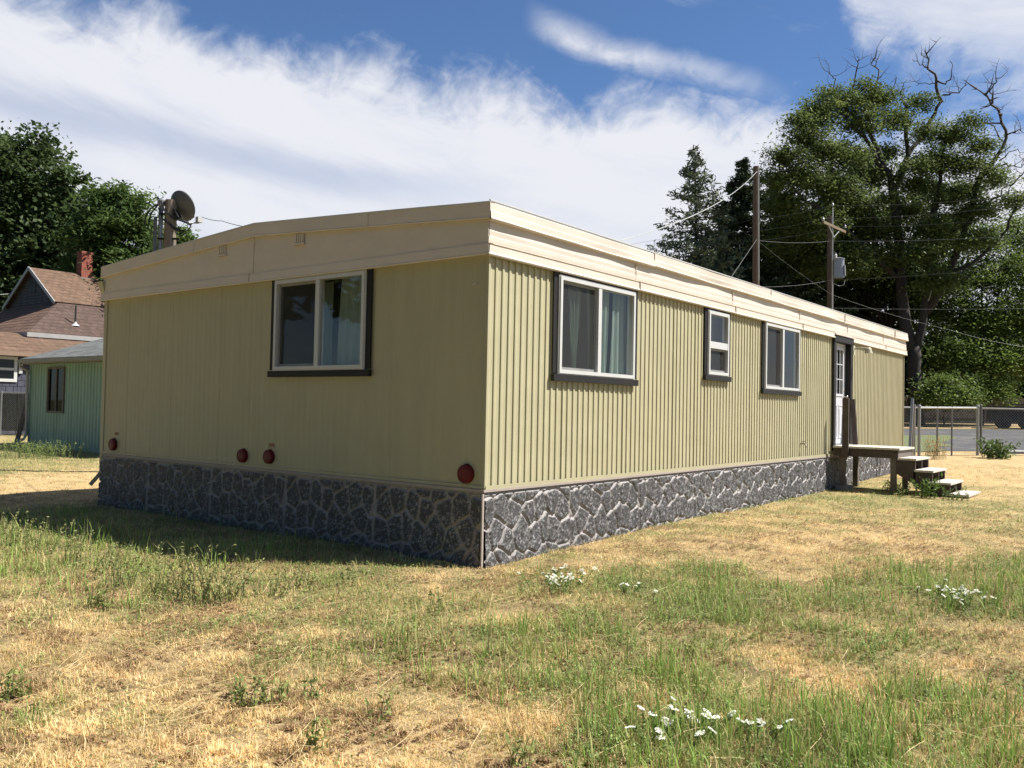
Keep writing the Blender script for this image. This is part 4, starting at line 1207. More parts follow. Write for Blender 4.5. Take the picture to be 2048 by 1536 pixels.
gt = thing('gate', tuple(G0), 'open chain link gate with wide mesh at the drive', 'gate')
mb = MB()
mb.tube([G0 + Vector((0, 0, gz0 * 0 + .06)), G0 + Vector((0, 0, HGT + .05))], .035, 8)
mb.lathe(G0 + Vector((0, 0, HGT + .05)), (0, 0, 1), [(0, .04), (.03, .045), (.06, .03), (.065, .0001)], 10)
mb.tube([G0 + Vector((0, 0, HGT - .01)), G1 + Vector((0, 0, HGT - .01))], .028, 8); mb.tube([G1 + Vector((0, 0, .1)), G1 + Vector((0, 0, HGT - .01))], .028, 8)
mb.build('gate_frame', GALVD, gt)
mb = MB(); mb.tube([G0 + Vector((0, 0, .1)), G1 + Vector((0, 0, .1))], .03, 8); mb.build('bottom_rail', CABLE, gt)
chainlink('wire_mesh', G0, gd, gL, .12, HGT, .085, .0024, GALV, gt, off=.01)
mb = MB(); q = B + d * .9 + Vector((.3, .4, 0)); q2 = q + d * 5; mb.bar(q + Vector((0, 0, .05)), q2 + Vector((0, 0, .07)), .5, .12); o = mb.build('concrete_strip', mat('white_concrete', (.62, .60, .54), .85, var=.12)); tag(o, 'pale concrete strip behind the open gate', 'concrete strip')


# ------------------------------------------------------------------ asphalt yard, verges (draped sheets)
def drape(name, corners, m_, up, label, cat, nu=40, nv=24):
    c = [np.array(q) for q in corners]; V = []; Fc = []
    for i in range(nu + 1):
        for j in range(nv + 1):
            s, t = i / nu, j / nv
            p = c[0] * (1 - s) * (1 - t) + c[1] * s * (1 - t) + c[2] * s * t + c[3] * (1 - s) * t
            x = p[0] + (vnoise(p[1] * .7, p[0] * .7) - .5) * .8; y = p[1] + (vnoise(p[0] * .6 + 7, p[1] * .7) - .5) * .8
            V.append((x, y, Hf(x, y) + up))
    for i in range(nu):
        for j in range(nv): a = i * (nv + 1) + j; Fc.append((a, a + 1, a + nv + 2, a + nv + 1))
    o = npmesh(name, V, Fc, m_, smooth=True); me = o.data
    if me.polygons[0].normal.z < 0: me.flip_normals()
    return tag(o, label, cat, kind='structure')


def gpt(px, dep): p = at(px, 850, dep); return (p[0], p[1])


ASPH = mat('asphalt', (.085, .084, .088), .9, var=.3, scale=2, bump=.3, bscale=50, dirt=((.22, .20, .17), .9, .5, .7))
DIRT = mat('dry_verge', (.44, .31, .14), .95, var=.25, scale=5, bump=.5, bscale=20)
VERG = mat('green_verge', (.16, .19, .07), .95, var=.3, scale=4, bump=.5, bscale=20)
drape('parking_lot', [gpt(1700, 26.5), gpt(2700, 26.5), gpt(2700, 46), gpt(1700, 46)], ASPH, .012, 'grey asphalt yard beyond the chain link fence', 'asphalt')
drape('grass_verge', [gpt(1760, 26), gpt(1880, 26), gpt(1905, 38), gpt(1760, 38)], VERG, .02, 'green verge between the fence and the asphalt', 'verge', 14, 14)
drape('dry_verge', [gpt(1700, 46), gpt(2700, 50), gpt(2700, 60), gpt(1700, 60)], DIRT, .016, 'dry tan verge at the far edge of the asphalt', 'verge', 30, 14)

# dark board fence under the far trees
bf = thing('board_fence', gpt(1900, 62) + (Hf(*gpt(1900, 62)),), 'tall dark wooden board fence under the far trees', 'fence')
a = np.array(gpt(1760, 60)); b = np.array(gpt(2350, 63)); L_ = np.linalg.norm(b - a); dd = (b - a) / L_
mb = MB(); t = 0; BW = .16
while t < L_:
    p = a + dd * t; q = a + dd * (t + BW - .012); z = Hf(p[0], p[1]); h = 1.85 + random.uniform(-.03, .03)
    mb.bar((p[0] + dd[0] * BW / 2, p[1] + dd[1] * BW / 2, z - .1), (p[0] + dd[0] * BW / 2, p[1] + dd[1] * BW / 2, z + h), .02, BW - .014, up=(dd[0], dd[1], 0)); t += BW
mb.build('boards', mat('old_fence_boards', (.12, .095, .075), .9, var=.4, scale=3), bf)
mb = MB()
for zz in (.4, 1.5): mb.bar((a[0], a[1], Hf(a[0], a[1]) + zz), (b[0], b[1], Hf(b[0], b[1]) + zz), .05, .09)
mb.build('rails', WOODD, bf)

# parked trailer in deep shade at the far side of the yard
tp = np.array(gpt(1978, 48)); tq = np.array(gpt(2180, 46)); td = (tq - tp) / np.linalg.norm(tq - tp); tn = np.array([-td[1], td[0]])
tz = Hf(*tp)
tr = thing('trailer', (tp[0], tp[1], tz), 'dark parked trailer with a closed body beyond the gate', 'trailer')
TD = mat('dark_trailer_side', (.035, .022, .02), .6, var=.3, scale=3)
mb = MB()
pp = [tp, tq, tq + tn * 1.9, tp + tn * 1.9]
mb.hexa([(*q, tz + .38) for q in pp] + [(*q, tz + 1.25) for q in pp]); mb.build('body', TD, tr)
for k in range(9):
    mb = MB(); q = tp + td * (.1 + k * .66) - tn * .03; mb.bar((q[0], q[1], tz + .4), (q[0], q[1], tz + 1.25), .05, .05); mb.build('stake', WOODD, tr)
for s_ in (.75, 1.9):
    for side in (-.02, 1.7):
        q = tp + td * s_ + tn * side; mb = MB(); mb.lathe((q[0], q[1], Hf(*q) + .33), (tn[0], tn[1], 0), [(0, .0001), (0, .2), (0, .33), (.03, .35), (.19, .35), (.22, .33), (.22, .0001)], 20)
        wl_ = mb.build('wheel', CABLE, tr)
        mb = MB(); mb.lathe((q[0] - tn[0] * .01, q[1] - tn[1] * .01, Hf(*q) + .33), (tn[0], tn[1], 0), [(-.01, .0001), (-.01, .12), (.0, .17)], 16); mb.build('rim', CHAR, wl_)


# ------------------------------------------------------------------ trees
def blob_points(blobs, n, r_, clump=.55, shell=.55, droop=.0):
    """blobs: (centre, radii, weight). leaves gather in sub-clumps spread through each blob's volume"""
    vols = np.array([b[1][0] * b[1][1] * b[1][2] * b[2] for b in blobs]) ** .72; vols /= vols.sum()
    Ps, Cs = [], []
    for (c, rad, wt), v in zip(blobs, vols):
        k = int(n * v)
        if k < 10: continue
        nc = max(6, int(k / 55))
        dcl = r_.normal(0, 1, (nc, 3)); dcl /= np.linalg.norm(dcl, axis=1)[:, None]
        rr = (r_.random(nc) ** shell)[:, None]
        cen = np.array(c) + dcl * rr * np.array(rad)
        idx = r_.integers(0, nc, k)
        cl = clump * (.5 + r_.random(nc))
        off = r_.normal(0, 1, (k, 3)) * cl[idx][:, None] * np.array([1, 1, .45])
        off[:, 2] -= droop * (off[:, 0] ** 2 + off[:, 1] ** 2)
        Ps.append(cen[idx] + off)
        br = (.72 + .56 * r_.random(nc))[idx]
        hue = r_.random(nc)[idx]
        Cs.append(np.stack([br, hue], 1))
    return np.concatenate(Ps), np.concatenate(Cs)


def crown(parent, blobs, n, size, seed, c1, c2, clump=.55, shell=.5, flat=.5, asp=.55, name='crown', m_=None, droop=0.0):
    r_ = np.random.default_rng(seed)
    P_, C_ = blob_points(blobs, n, r_, clump, shell, droop)
    V, Fc = leaf_quads(P_, np.full(len(P_), size), r_, flat, asp)
    k = C_[:, 1:2]; col = (np.array(c1) * (1 - k) + np.array(c2) * k) * C_[:, :1] * (.85 + .3 * r_.random((len(P_), 1)))
    return npmesh(name, V, Fc, m_ or LEAF, parent, col=np.repeat(col, 4, 0))


def jitter(pts, amt, sub=3, seed=0):
    r_ = random.Random(seed); o = []
    for i in range(len(pts) - 1):
        a = Vector(pts[i]); b = Vector(pts[i + 1])
        for k in range(sub):
            t = k / sub; p = a.lerp(b, t)
            if not (i == 0 and k == 0): p = p + Vector((r_.uniform(-1, 1), r_.uniform(-1, 1), r_.uniform(-1, 1))) * amt
            o.append(p)
    o.append(Vector(pts[-1])); return o


def limb(mb, pts, r0, r1, amt=.12, seed=0, n=7, sub=3):
    if r0 > .13: r0, r1 = r0 * .74, r1 * .74
    p = jitter(pts, amt, sub, seed); m_ = len(p)
    mb.tube(p, [r0 + (r1 - r0) * (i / (m_ - 1)) ** .8 for i in range(m_)], n)
    return p


def twigs(mb, p, r0, depth, r_, length, n=5):
    """gnarled bare branches sprouting from a point list"""
    if depth == 0: return
    for k in range(1, len(p) - 1):
        if r_.random() < .62:
            d_ = Vector((r_.uniform(-1, 1), r_.uniform(-1, 1), r_.uniform(-.2, 1.1))).normalized()
            q = [p[k]]; cur = p[k].copy()
            for s_ in range(4):
                d_ = (d_ + Vector((r_.uniform(-1, 1), r_.uniform(-1, 1), r_.uniform(-.5, .8))) * .45).normalized()
                cur = cur + d_ * length * r_.uniform(.18, .34); q.append(cur.copy())
            mb.tube(q, [r0 * (1 - .8 * i / 4) for i in range(5)], n)
            twigs(mb, q, r0 * .5, depth - 1, r_, length * .5, 4)


def tree(name, label, base, blobs, n, size, seed, c1, c2, trunk_r=.35, group=None, clump=.6, limbs=True, cat='tree', flat=.5, shell=.5, asp=.55, droop=0.0, fork=.35):
    base = Vector(base); t = thing(name, base, label, cat, group)
    r_ = random.Random(seed)
    mb = MB(); top = max(b[0][2] for b in blobs); cx = sum(b[0][0] for b in blobs) / len(blobs); cy = sum(b[0][1] for b in blobs) / len(blobs)
    fk = Vector((base.x * .5 + cx * .5, base.y * .5 + cy * .5, base.z + (top - base.z) * fork))
    limb(mb, [base + Vector((0, 0, -.2)), base.lerp(fk, .5), fk], trunk_r, trunk_r * .7, .05, seed, 10)
    if limbs:
        for i, b in enumerate(blobs):
            c = Vector(b[0]); mid = fk.lerp(c, .5) + Vector((0, 0, -.1 * (c - fk).length * .3))
            p = limb(mb, [fk, mid, c], trunk_r * .45, .03, .18, seed + i, 6)
            twigs(mb, p, trunk_r * .12, 1, r_, 1.6, 4)
    mb.build('trunk', BARK, t, smooth=True)
    crown(t, blobs, n, size, seed, c1, c2, clump, shell, flat, asp, droop=droop)
    return t


def pb(px, py, rx, ry, dep, rd=None, wt=1.0):      # blob from where it shows, at its real distance
    c = at(px, py, dep); k = dep / FPX; rx_, ry_ = rx * k, ry * k; rd = rd or rx_
    # radii in world axes: horizontal radius blends width and depth
    return (tuple(c), ((rx_ + rd) / 2, (rx_ + rd) / 2, ry_), wt)


DG1, DG2 = (.05, .082, .03), (.11, .155, .055)
MG1, MG2 = (.07, .12, .035), (.15, .22, .06)
LG1, LG2 = (.10, .16, .03), (.21, .28, .065)


def gb(px, dep):
    p = at(px, 850, dep); return (p[0], p[1], Hf(p[0], p[1]))


# left
tree('maple_tree', 'large dark dense maple behind the house at the left edge', gb(15, 52),
     [pb(20, 330, 95, 65, 52), pb(75, 300, 45, 40, 52), pb(-60, 360, 90, 90, 53), pb(60, 400, 100, 80, 52), pb(-10, 480, 110, 90, 52), pb(85, 490, 95, 80, 51), pb(20, 570, 120, 70, 51), pb(115, 400, 45, 60, 51), pb(150, 352, 20, 22, 50.5), pb(160, 420, 40, 50, 51), pb(30, 640, 120, 50, 51), pb(-110, 560, 110, 150, 54), pb(140, 540, 70, 60, 52)],
     62000, .17, 21, DG1, DG2, .5, clump=.5, shell=.45)
tree('ash_tree', 'lighter feathery green tree behind the brick chimney', gb(245, 47),
     [pb(210, 400, 36, 36, 47), pb(265, 400, 38, 32, 47), pb(235, 455, 70, 45, 47), pb(185, 470, 50, 50, 47), pb(290, 470, 35, 50, 47), pb(250, 530, 80, 50, 47), pb(170, 550, 60, 50, 47), pb(310, 520, 30, 40, 46), pb(250, 610, 90, 60, 47)],
     34000, .15, 22, MG1, MG2, .28, clump=.42, shell=.6, asp=.35, droop=.15)
tree('small_tree', 'low wispy green tree showing behind the satellite dish pole', gb(345, 44),
     [pb(345, 480, 22, 22, 44), pb(365, 470, 14, 14, 44), pb(350, 520, 35, 30, 44), pb(340, 560, 40, 40, 44)], 7000, .14, 23, MG1, MG2, .12, clump=.32, asp=.35)


# conifers
def conifer(name, label, px, top, dep, hw, seed, c1, c2, dens=1.0, nb=150, airy=.8, trunk_r=.25):
    base = Vector(gb(px, dep)); t = thing(name, base, label, 'conifer')
    tip = Vector(at(px, top, dep)); Hh = tip.z - base.z; r_ = np.random.default_rng(seed)
    mb = MB(); mb.tube([base, base + Vector((0, 0, Hh * .5)), tip], [trunk_r, trunk_r * .6, .02], 8)
    Ps = []; R0 = hw * dep / FPX
    for k in range(nb):
        u = (k + r_.random()) / nb; z = base.z + Hh * (.10 + .9 * u); rad = R0 * (1 - u) ** .95 * (.62 + .5 * r_.random()) + .12
        a = r_.random() * 2 * PI; dz_ = rad * (-.12 + .35 * u)
        p0 = np.array([base.x + (tip.x - base.x) * u, base.y + (tip.y - base.y) * u, z]); p1 = p0 + np.array([math.cos(a) * rad, math.sin(a) * rad, dz_])
        mb.tube([tuple(p0), tuple((p0 + p1) / 2 + np.array([0, 0, -.08 * rad])), tuple(p1)], [.035, .02, .006], 4, cap=False)
        m_ = int((14 + 60 * rad) * dens)
        s = r_.random(m_) ** .6; wd = .10 + .26 * rad * (1 - s) * .6
        off = r_.normal(0, 1, (m_, 3)) * wd[:, None] * np.array([1, 1, .35])
        pp = p0 + (p1 - p0) * s[:, None] + off; pp[:, 2] += -.06 * rad * np.sin(s * PI) + r_.normal(0, .05, m_)
        Ps.append(pp)
    mb.build('trunk', BARK, t, smooth=True)
    P_ = np.concatenate(Ps); V, Fc = leaf_quads(P_, np.full(len(P_), .15), r_, .2, .28)
    k = r_.random((len(P_), 1)); cl = fbm(P_[:, 0] * 1.3 + P_[:, 2], P_[:, 1] * 1.3, 3)[:, None]; col = (np.array(c1) * (1 - k) + np.array(c2) * k) * (.6 + .8 * cl)
    npmesh('crown', V, Fc, NEEDLE, t, col=np.repeat(col, 4, 0))
    return t


conifer('spruce_tree', 'tall open grey green spruce, leftmost of the conifers', 1390, 296, 50, 215, 31, (.09, .12, .075), (.18, .21, .12), .40, 300)
conifer('fir_tree', 'dark pointed fir just right of the open spruce', 1487, 320, 54, 230, 32, (.035, .055, .03), (.075, .10, .05), 1.7, 240)
conifer('fir_tree', 'dark fir standing behind the bare wooden utility pole', 1558, 355, 58, 230, 33, (.035, .055, .03), (.08, .11, .045), 1.7, 240)
conifer('fir_tree', 'dark fir filling the gap behind the transformer pole', 1650, 390, 64, 190, 34, (.03, .05, .026), (.075, .10, .04), 1.9, 240)

# the big old locust with dead limbs
LD = 52
lb = Vector(gb(1836, LD))
loc = thing('locust_tree', lb, 'huge old locust with twisted dead branches at its top', 'tree')
rr_ = random.Random(5)


def lp(lst, base=LD): return [at(x, y, base + dz_) for (x, y, dz_) in lst]


mb = MB()
limb(mb, [tuple(lb + Vector((0, 0, -.3)))] + lp([(1830, 760, 0), (1826, 690, 0)]), .62, .52, .05, 1, 12)
limb(mb, lp([(1824, 700, 0), (1806, 620, 0), (1800, 540, .3), (1798, 470, .3)]), .50, .40, .08, 2, 12)
limb(mb, lp([(1832, 700, 0), (1852, 620, -.4), (1858, 560, -.6), (1862, 480, -.8), (1872, 400, -1)]), .36, .22, .1, 3, 10)
limb(mb, lp([(1852, 625, -.4), (1900, 545, -1), (1935, 440, -1.6), (1960, 350, -2), (1990, 320, -2)]), .34, .17, .1, 4, 10)
limb(mb, lp([(1798, 475, .3), (1780, 350, 0), (1748, 290, -.5), (1740, 240, -.8)]), .34, .12, .12, 5, 9)
limb(mb, lp([(1798, 475, .3), (1790, 380, 1), (1812, 330, 1), (1815, 240, 1.4), (1808, 205, 1.5)]), .30, .12, .12, 6, 9)
limb(mb, lp([(1790, 360, 1), (1828, 290, 1.6), (1862, 245, 2), (1884, 200, 2)]), .24, .12, .12, 7, 8)
limb(mb, lp([(1776, 345, 0), (1725, 275, -1), (1690, 230, -1.6), (1672, 215, -2)]), .20, .06, .15, 8, 7)
limb(mb, lp([(1798, 520, .3), (1720, 400, -1.5), (1650, 330, -3), (1600, 290, -3.4)]), .24, .06, .15, 9, 7)
limb(mb, lp([(1798, 560, .3), (1700, 470, -1.8), (1610, 400, -3), (1560, 360, -3.4)]), .22, .05, .15, 10, 7)
limb(mb, lp([(1935, 450, -1.6), (1985, 400, -2.2), (2020, 370, -2.4)]), .14, .04, .15, 11, 6)
limb(mb, lp([(1862, 560, -.6), (1960, 520, -2.4), (2010, 460, -3), (2040, 400, -3.3)]), .2, .07, .15, 12, 7)
limb(mb, lp([(1872, 420, -1), (1880, 330, -1), (1890, 290, -1)]), .2, .08, .12, 13, 7)
mb.build('trunk', BARK, loc, smooth=True)
mb = MB()
dead = [([(1884, 205, 2), (1872, 160, 2), (1858, 135, 2.1), (1850, 98, 2.2)], .12), ([(1872, 160, 2), (1890, 170, 1.5), (1905, 150, 1), (1900, 122, .8)], .07), ([(1886, 190, 2), (1915, 185, 1), (1935, 168, .5)], .06),
        ([(1858, 135, 2.1), (1840, 128, 2.5), (1824, 118, 2.7)], .05), ([(1876, 170, 2), (1848, 165, 2.6), (1832, 172, 3)], .04),
        ([(1990, 320, -2), (2010, 275, -2), (2004, 235, -2), (1985, 205, -2), (1975, 190, -2), (1948, 176, -2)], .15), ([(1985, 207, -2), (1982, 180, -2), (1995, 160, -2), (2006, 150, -2)], .06), ([(2008, 272, -2), (2030, 262, -2.4), (2048, 266, -2.8)], .06),
        ([(2003, 232, -2), (1998, 222, -2.5), (2008, 214, -3)], .04), ([(2000, 280, -2), (1990, 250, -1.6), (1970, 246, -1.4)], .05),
        ([(1740, 240, -.8), (1752, 175, -.8), (1756, 140, -.8), (1742, 128, -.6), (1750, 116, -.6)], .07), ([(1690, 235, -1.6), (1712, 140, -1.2), (1718, 125, -1.2), (1714, 112, -1.2)], .06), ([(1672, 215, -2), (1668, 160, -2), (1658, 148, -2), (1650, 142, -2)], .05),
        ([(1780, 205, 1), (1792, 165, 1.2), (1790, 150, 1.2)], .04), ([(1800, 200, 1.4), (1806, 175, 1.4), (1815, 160, 1.4)], .04),
        ([(1960, 350, -2), (2010, 330, -3), (2035, 335, -3.4), (2048, 330, -3.6)], .06), ([(2000, 320, -2.2), (2030, 300, -3), (2048, 305, -3)], .04), ([(2020, 372, -2.4), (2046, 350, -3), (2060, 330, -3)], .06)]
for i, (q, r) in enumerate(dead):
    mb = MB(); p = limb(mb, lp(q), r, r * .25, .10, 40 + i, 6, 3); twigs(mb, p, r * .38, 2, rr_, 1.15, 4); mb.build('dead_branch', DEADW, loc, smooth=True)
LB = [(1690, 205, 45, 30, -1), (1755, 200, 50, 28, 0), (1640, 225, 55, 40, -2), (1720, 245, 50, 35, -1), (1615, 270, 45, 40, -3), (1570, 310, 45, 28, -3.5), (1650, 300, 55, 35, -2.5), (1790, 240, 40, 28, 1), (1838, 205, 30, 22, 2), (1700, 310, 45, 30, -1.5),
      (1600, 350, 60, 40, -3), (1660, 370, 55, 40, -2), (1545, 350, 35, 30, -3.5), (1570, 410, 50, 45, -2), (1850, 265, 35, 28, 0), (1905, 270, 45, 35, -1), (1940, 245, 28, 22, -1), (1870, 320, 55, 35, -1), (1935, 330, 45, 30, -2), (1965, 290, 35, 22, -2), (1990, 355, 38, 28, -2.5),
      (1830, 370, 40, 25, 0), (1700, 410, 60, 35, -1), (1740, 460, 60, 35, 0), (1900, 390, 45, 25, -1.5), (1960, 420, 50, 30, -2), (1640, 450, 60, 45, -2), (1870, 455, 60, 30, -1.5), (1690, 520, 70, 45, -1), (1950, 480, 50, 28, -2.5), (2030, 400, 35, 25, -3), (1775, 300, 28, 20, 1), (1590, 470, 60, 50, 0), (1770, 395, 30, 20, -1.5),
      (1745, 350, 50, 35, 1), (1820, 420, 45, 30, 1), (1690, 460, 70, 40, 1), (1760, 520, 60, 40, 1), (1840, 500, 50, 35, -2), (1900, 440, 50, 30, .5), (1640, 520, 70, 50, .5), (1880, 560, 50, 35, -2), (1930, 380, 45, 28, 0), (1840, 330, 35, 22, -2), (1560, 480, 45, 45, -1), (1600, 240, 30, 20, -3), (1660, 185, 30, 16, -2), (1730, 170, 30, 15, -1)]
lbs = [pb(x, y, rx * .92, ry * .8, LD + dz_) for (x, y, rx, ry, dz_) in LB]
crown(loc, lbs, 170000, .095, 51, (.09, .13, .04), (.20, .25, .075), clump=.42, shell=.75, asp=.4, flat=.8, droop=.25)

tree('locust_tree', 'shaded locust crown directly behind the old dead topped locust', gb(1800, 58),
     [pb(1720, 330, 70, 45, 58), pb(1680, 400, 80, 45, 58), pb(1860, 380, 60, 45, 58), pb(1620, 440, 70, 60, 58), pb(1780, 440, 80, 45, 58), pb(1700, 500, 90, 60, 58), pb(1880, 470, 60, 40, 58), pb(1600, 540, 80, 60, 58), pb(1820, 560, 80, 50, 58)],
     34000, .13, 71, DG1, (.10, .14, .04), .25, clump=.5, shell=.7, asp=.42, droop=.2)

# bright lower locusts and fill on the right
tree('locust_tree', 'bright yellow green locust filling the right edge beyond the yard', gb(1960, 55),
     [pb(1930, 560, 70, 55, 55), pb(2010, 540, 60, 50, 55), pb(1890, 620, 60, 50, 55), pb(1970, 640, 70, 50, 54), pb(2050, 620, 70, 70, 54), pb(1910, 700, 50, 40, 53), pb(1990, 720, 70, 45, 53), pb(2060, 720, 60, 50, 54), pb(1960, 480, 60, 35, 55), pb(2040, 470, 50, 45, 56), pb(2110, 560, 80, 120, 56), pb(1930, 770, 45, 25, 52), pb(1985, 785, 50, 22, 52)],
     70000, .11, 61, LG1, LG2, .3, clump=.5, shell=.6, asp=.4, flat=.8, droop=.22)
tree('locust_tree', 'mid green locust foliage behind the big trunk and left of it', gb(1770, 60),
     [pb(1760, 560, 70, 50, 60), pb(1700, 600, 70, 50, 60), pb(1820, 600, 70, 60, 61), pb(1850, 520, 60, 50, 61), pb(1740, 660, 70, 50, 60), pb(1620, 560, 70, 60, 60), pb(1880, 700, 60, 60, 62), pb(1560, 560, 60, 60, 61), pb(1800, 700, 60, 60, 62)],
     36000, .17, 62, DG1, (.075, .11, .03), .3, clump=.6, shell=.6, asp=.45)
tree('locust_tree', 'small green tree rising over the right end of the board fence', gb(2040, 66),
     [pb(2000, 790, 70, 40, 66), pb(2060, 690, 80, 80, 68), pb(1900, 760, 60, 60, 66), pb(1960, 700, 80, 80, 68), pb(2120, 780, 80, 70, 66), pb(1850, 770, 50, 60, 67)],
     26000, .2, 63, DG1, DG2, .3, clump=.7, shell=.6)
tree('shrub', 'bright green shrub in the sun beside the big locust trunk', gb(1885, 50),
     [pb(1875, 775, 22, 16, 50), pb(1905, 790, 32, 16, 50), pb(1870, 800, 28, 14, 50), pb(1930, 800, 25, 12, 50), pb(1895, 760, 16, 14, 50)], 8000, .08, 64, (.10, .155, .035), (.21, .28, .07), .05, clump=.45, cat='shrub', fork=.3)
tree('hedge_row', 'deep green hedge mass low behind the fir trees', gb(1600, 66),
     [pb(1480, 560, 80, 60, 66), pb(1560, 620, 90, 70, 66), pb(1650, 660, 90, 70, 66), pb(1740, 720, 90, 70, 66), pb(1430, 540, 50, 40, 64), pb(1820, 760, 80, 60, 66), pb(1960, 780, 90, 40, 70), pb(2080, 760, 90, 60, 70)],
     30000, .22, 65, (.018, .032, .012), (.05, .07, .02), .3, clump=.7, shell=.6, cat='trees')


def weed(name, label, base, n, h, seed, c1, c2, group=None, spread=.12, leaf=.02, head=None, cat='weed', lean=.25, lw=.4, nl=16):
    base = Vector(base); t = thing(name, base, label, cat, group); r_ = np.random.default_rng(seed); mb = MB(); P_ = []; tips = []
    for k in range(n):
        a = r_.random() * 2 * PI; hh = h * r_.uniform(.55, 1); p = base + Vector((math.cos(a), math.sin(a), 0)) * spread * r_.random() ** .5; p.z = Hf(p.x, p.y) - .01
        dx, dy = r_.normal(0, lean, 2); pts = [p]
        for i in range(1, 6):
            s = i / 5; pts.append(p + Vector((dx * hh * s ** 1.6, dy * hh * s ** 1.6, hh * (s - .22 * lean * s ** 3))))
        mb.tube(pts, [.0028, .0025, .002, .0018, .0014, .001], 4, cap=False); tips.append(pts[-1])
        if head: mb.build('stem', STEMG, t); mb = MB()
        for i in range(nl):
            s = r_.uniform(.08, 1) * 5; j = min(int(s), 4); q = pts[j].lerp(pts[j + 1], s - j); P_.append(np.array(q) + r_.normal(0, leaf * .55, 3))
    if not head: mb.build('stems', STEMG, t)
    P_ = np.array(P_); V, Fc = leaf_quads(P_, np.full(len(P_), leaf), r_, .1, lw); k = r_.random((len(P_), 1)); col = np.array(c1) * (1 - k) + np.array(c2) * k
    npmesh('leaves', V, Fc, LEAF, t, col=np.repeat(col, 4, 0))
    if head:
        for q in tips:
            if r_.random() < head[1]:
                hs_ = r_.uniform(.6, 1.25); m_ = int(head[2]); u = r_.random(m_) ** .5 * head[0] * hs_; a = r_.random(m_) * 2 * PI
                tx, ty = r_.normal(0, .45, 2)
                fl = [np.stack([q.x + u * np.cos(a), q.y + u * np.sin(a), q.z + .004 * r_.random(m_) + tx * u * np.cos(a) + ty * u * np.sin(a)], 1)]
                F_ = np.concatenate(fl); V, Fc = leaf_quads(F_, np.full(len(F_), .0045), r_, 2.0, .9); npmesh('flower_head', V, Fc, WHITEF, t)
    return t


def g0(px, py):
    p = plane(px, py, 2, 0.03); p = plane(px, py, 2, Hf(p[0], p[1])); return (p[0], p[1], Hf(p[0], p[1]))


GW1, GW2 = (.27, .29, .10), (.52, .52, .24)
for i, (px, py, n, h) in enumerate([(250, 1175, 12, .38), (330, 1190, 16, .44), (385, 1200, 18, .5), (430, 1205, 16, .42), (470, 1205, 12, .38), (150, 1130, 10, .36), (90, 1110, 10, .4), (30, 1090, 16, .42), (540, 1195, 9, .26), (600, 1180, 8, .22), (200, 1150, 10, .3), (690, 1170, 7, .2)]):
    weed('tall_weed', 'grey green tall weed at the edge of the home\'s shadow', g0(px, py), n, h, 100 + i, GW1, GW2, 'tall weeds along the shadow edge', .13, .014, lean=.3, nl=22)
for i, (px, py, n, h, s) in enumerate([(1098, 1185, 16, .17, .13), (1130, 1170, 10, .18, .12), (1290, 1190, 5, .13, .12), (1890, 1205, 10, .17, .14), (1925, 1215, 12, .16, .16), (1350, 1480, 9, .16, .12), (1400, 1490, 9, .15, .14), (1480, 1480, 7, .16, .12)]):
    lab, grp = (('white flowering yarrow clump near the skirting corner', 'yarrow by the corner') if i < 3 else ('white flowering yarrow clump in green grass at right edge', 'yarrow at the right') if i < 5 else ('white flowering yarrow clump in the foreground grass', 'yarrow in the foreground'))
    weed('yarrow_plant', lab, g0(px, py), int(n * 1.35), h, 200 + i, (.18, .27, .08), (.33, .43, .14), grp, s * 1.5, .012, (.017, .9, 60), cat='wildflower', lean=.3, nl=24)
for i, (px, py, n, h) in enumerate([(470, 1400, 5, .16), (500, 1415, 6, .18), (545, 1405, 7, .15), (640, 1500, 6, .2), (190, 1215, 8, .2), (210, 1220, 8, .22), (30, 1400, 9, .2), (760, 1440, 4, .2), (870, 1230, 6, .22), (1050, 1540, 5, .22), (1390, 1320, 5, .16), (620, 1400, 5, .15)]):
    weed('broadleaf_weed', 'small blue green broadleaf weed in the straw coloured lawn', g0(px, py), n, h, 300 + i, (.24, .30, .09), (.42, .46, .16), 'broadleaf weeds in the lawn', .06, .02, lean=.2, lw=.3, nl=12)
weed('bushy_weed', 'leafy green weed growing at the gate foot', tuple(at(1990, 912, 23.4)[:2]) + (Hf(*at(1990, 912, 23.4)[:2]),), 40, .6, 401, (.10, .16, .05), (.2, .28, .09), None, .38, .05, nl=22, lean=.35)
weed('bushy_weed', 'green weed growing through the lower step stringers', (9.55, -1.75, .1), 12, .42, 402, (.10, .18, .04), (.2, .3, .07), None, .2, .035, nl=20, lean=.3)
for i, (x_, y_) in enumerate(((9.7, -1.35), (10.2, -1.0), (10.5, -1.5), (9.6, -2.1))):
    weed('low_weed', 'low dark green weed rooted under the wooden landing', (x_, y_, Hf(x_, y_)), 14, .24, 450 + i, (.10, .16, .05), (.22, .30, .09), 'weeds under the landing', .25, .02, nl=18, lean=.5)
weed('dry_weed', 'tall straw brown dry weed against the chain link fence', tuple(at(1870, 925, 23.0)[:2]) + (Hf(*at(1870, 925, 23.0)[:2]),), 46, .75, 403, (.5, .33, .14), (.6, .42, .2), None, .28, .02, nl=16, lean=.2)
for i, px in enumerate((10, 35, 60, 85, 110, 140)):
    q = plane(px, 915, 2, .0); weed('bushy_weed', 'bright green weed tuft along the front of the mint shed', (q[0] - .2 * (i % 2), q[1], 0), 40, .5, 410 + i, (.22, .31, .08), (.45, .52, .2), 'weeds by the mint shed', .7, .016, nl=18, lean=.3)

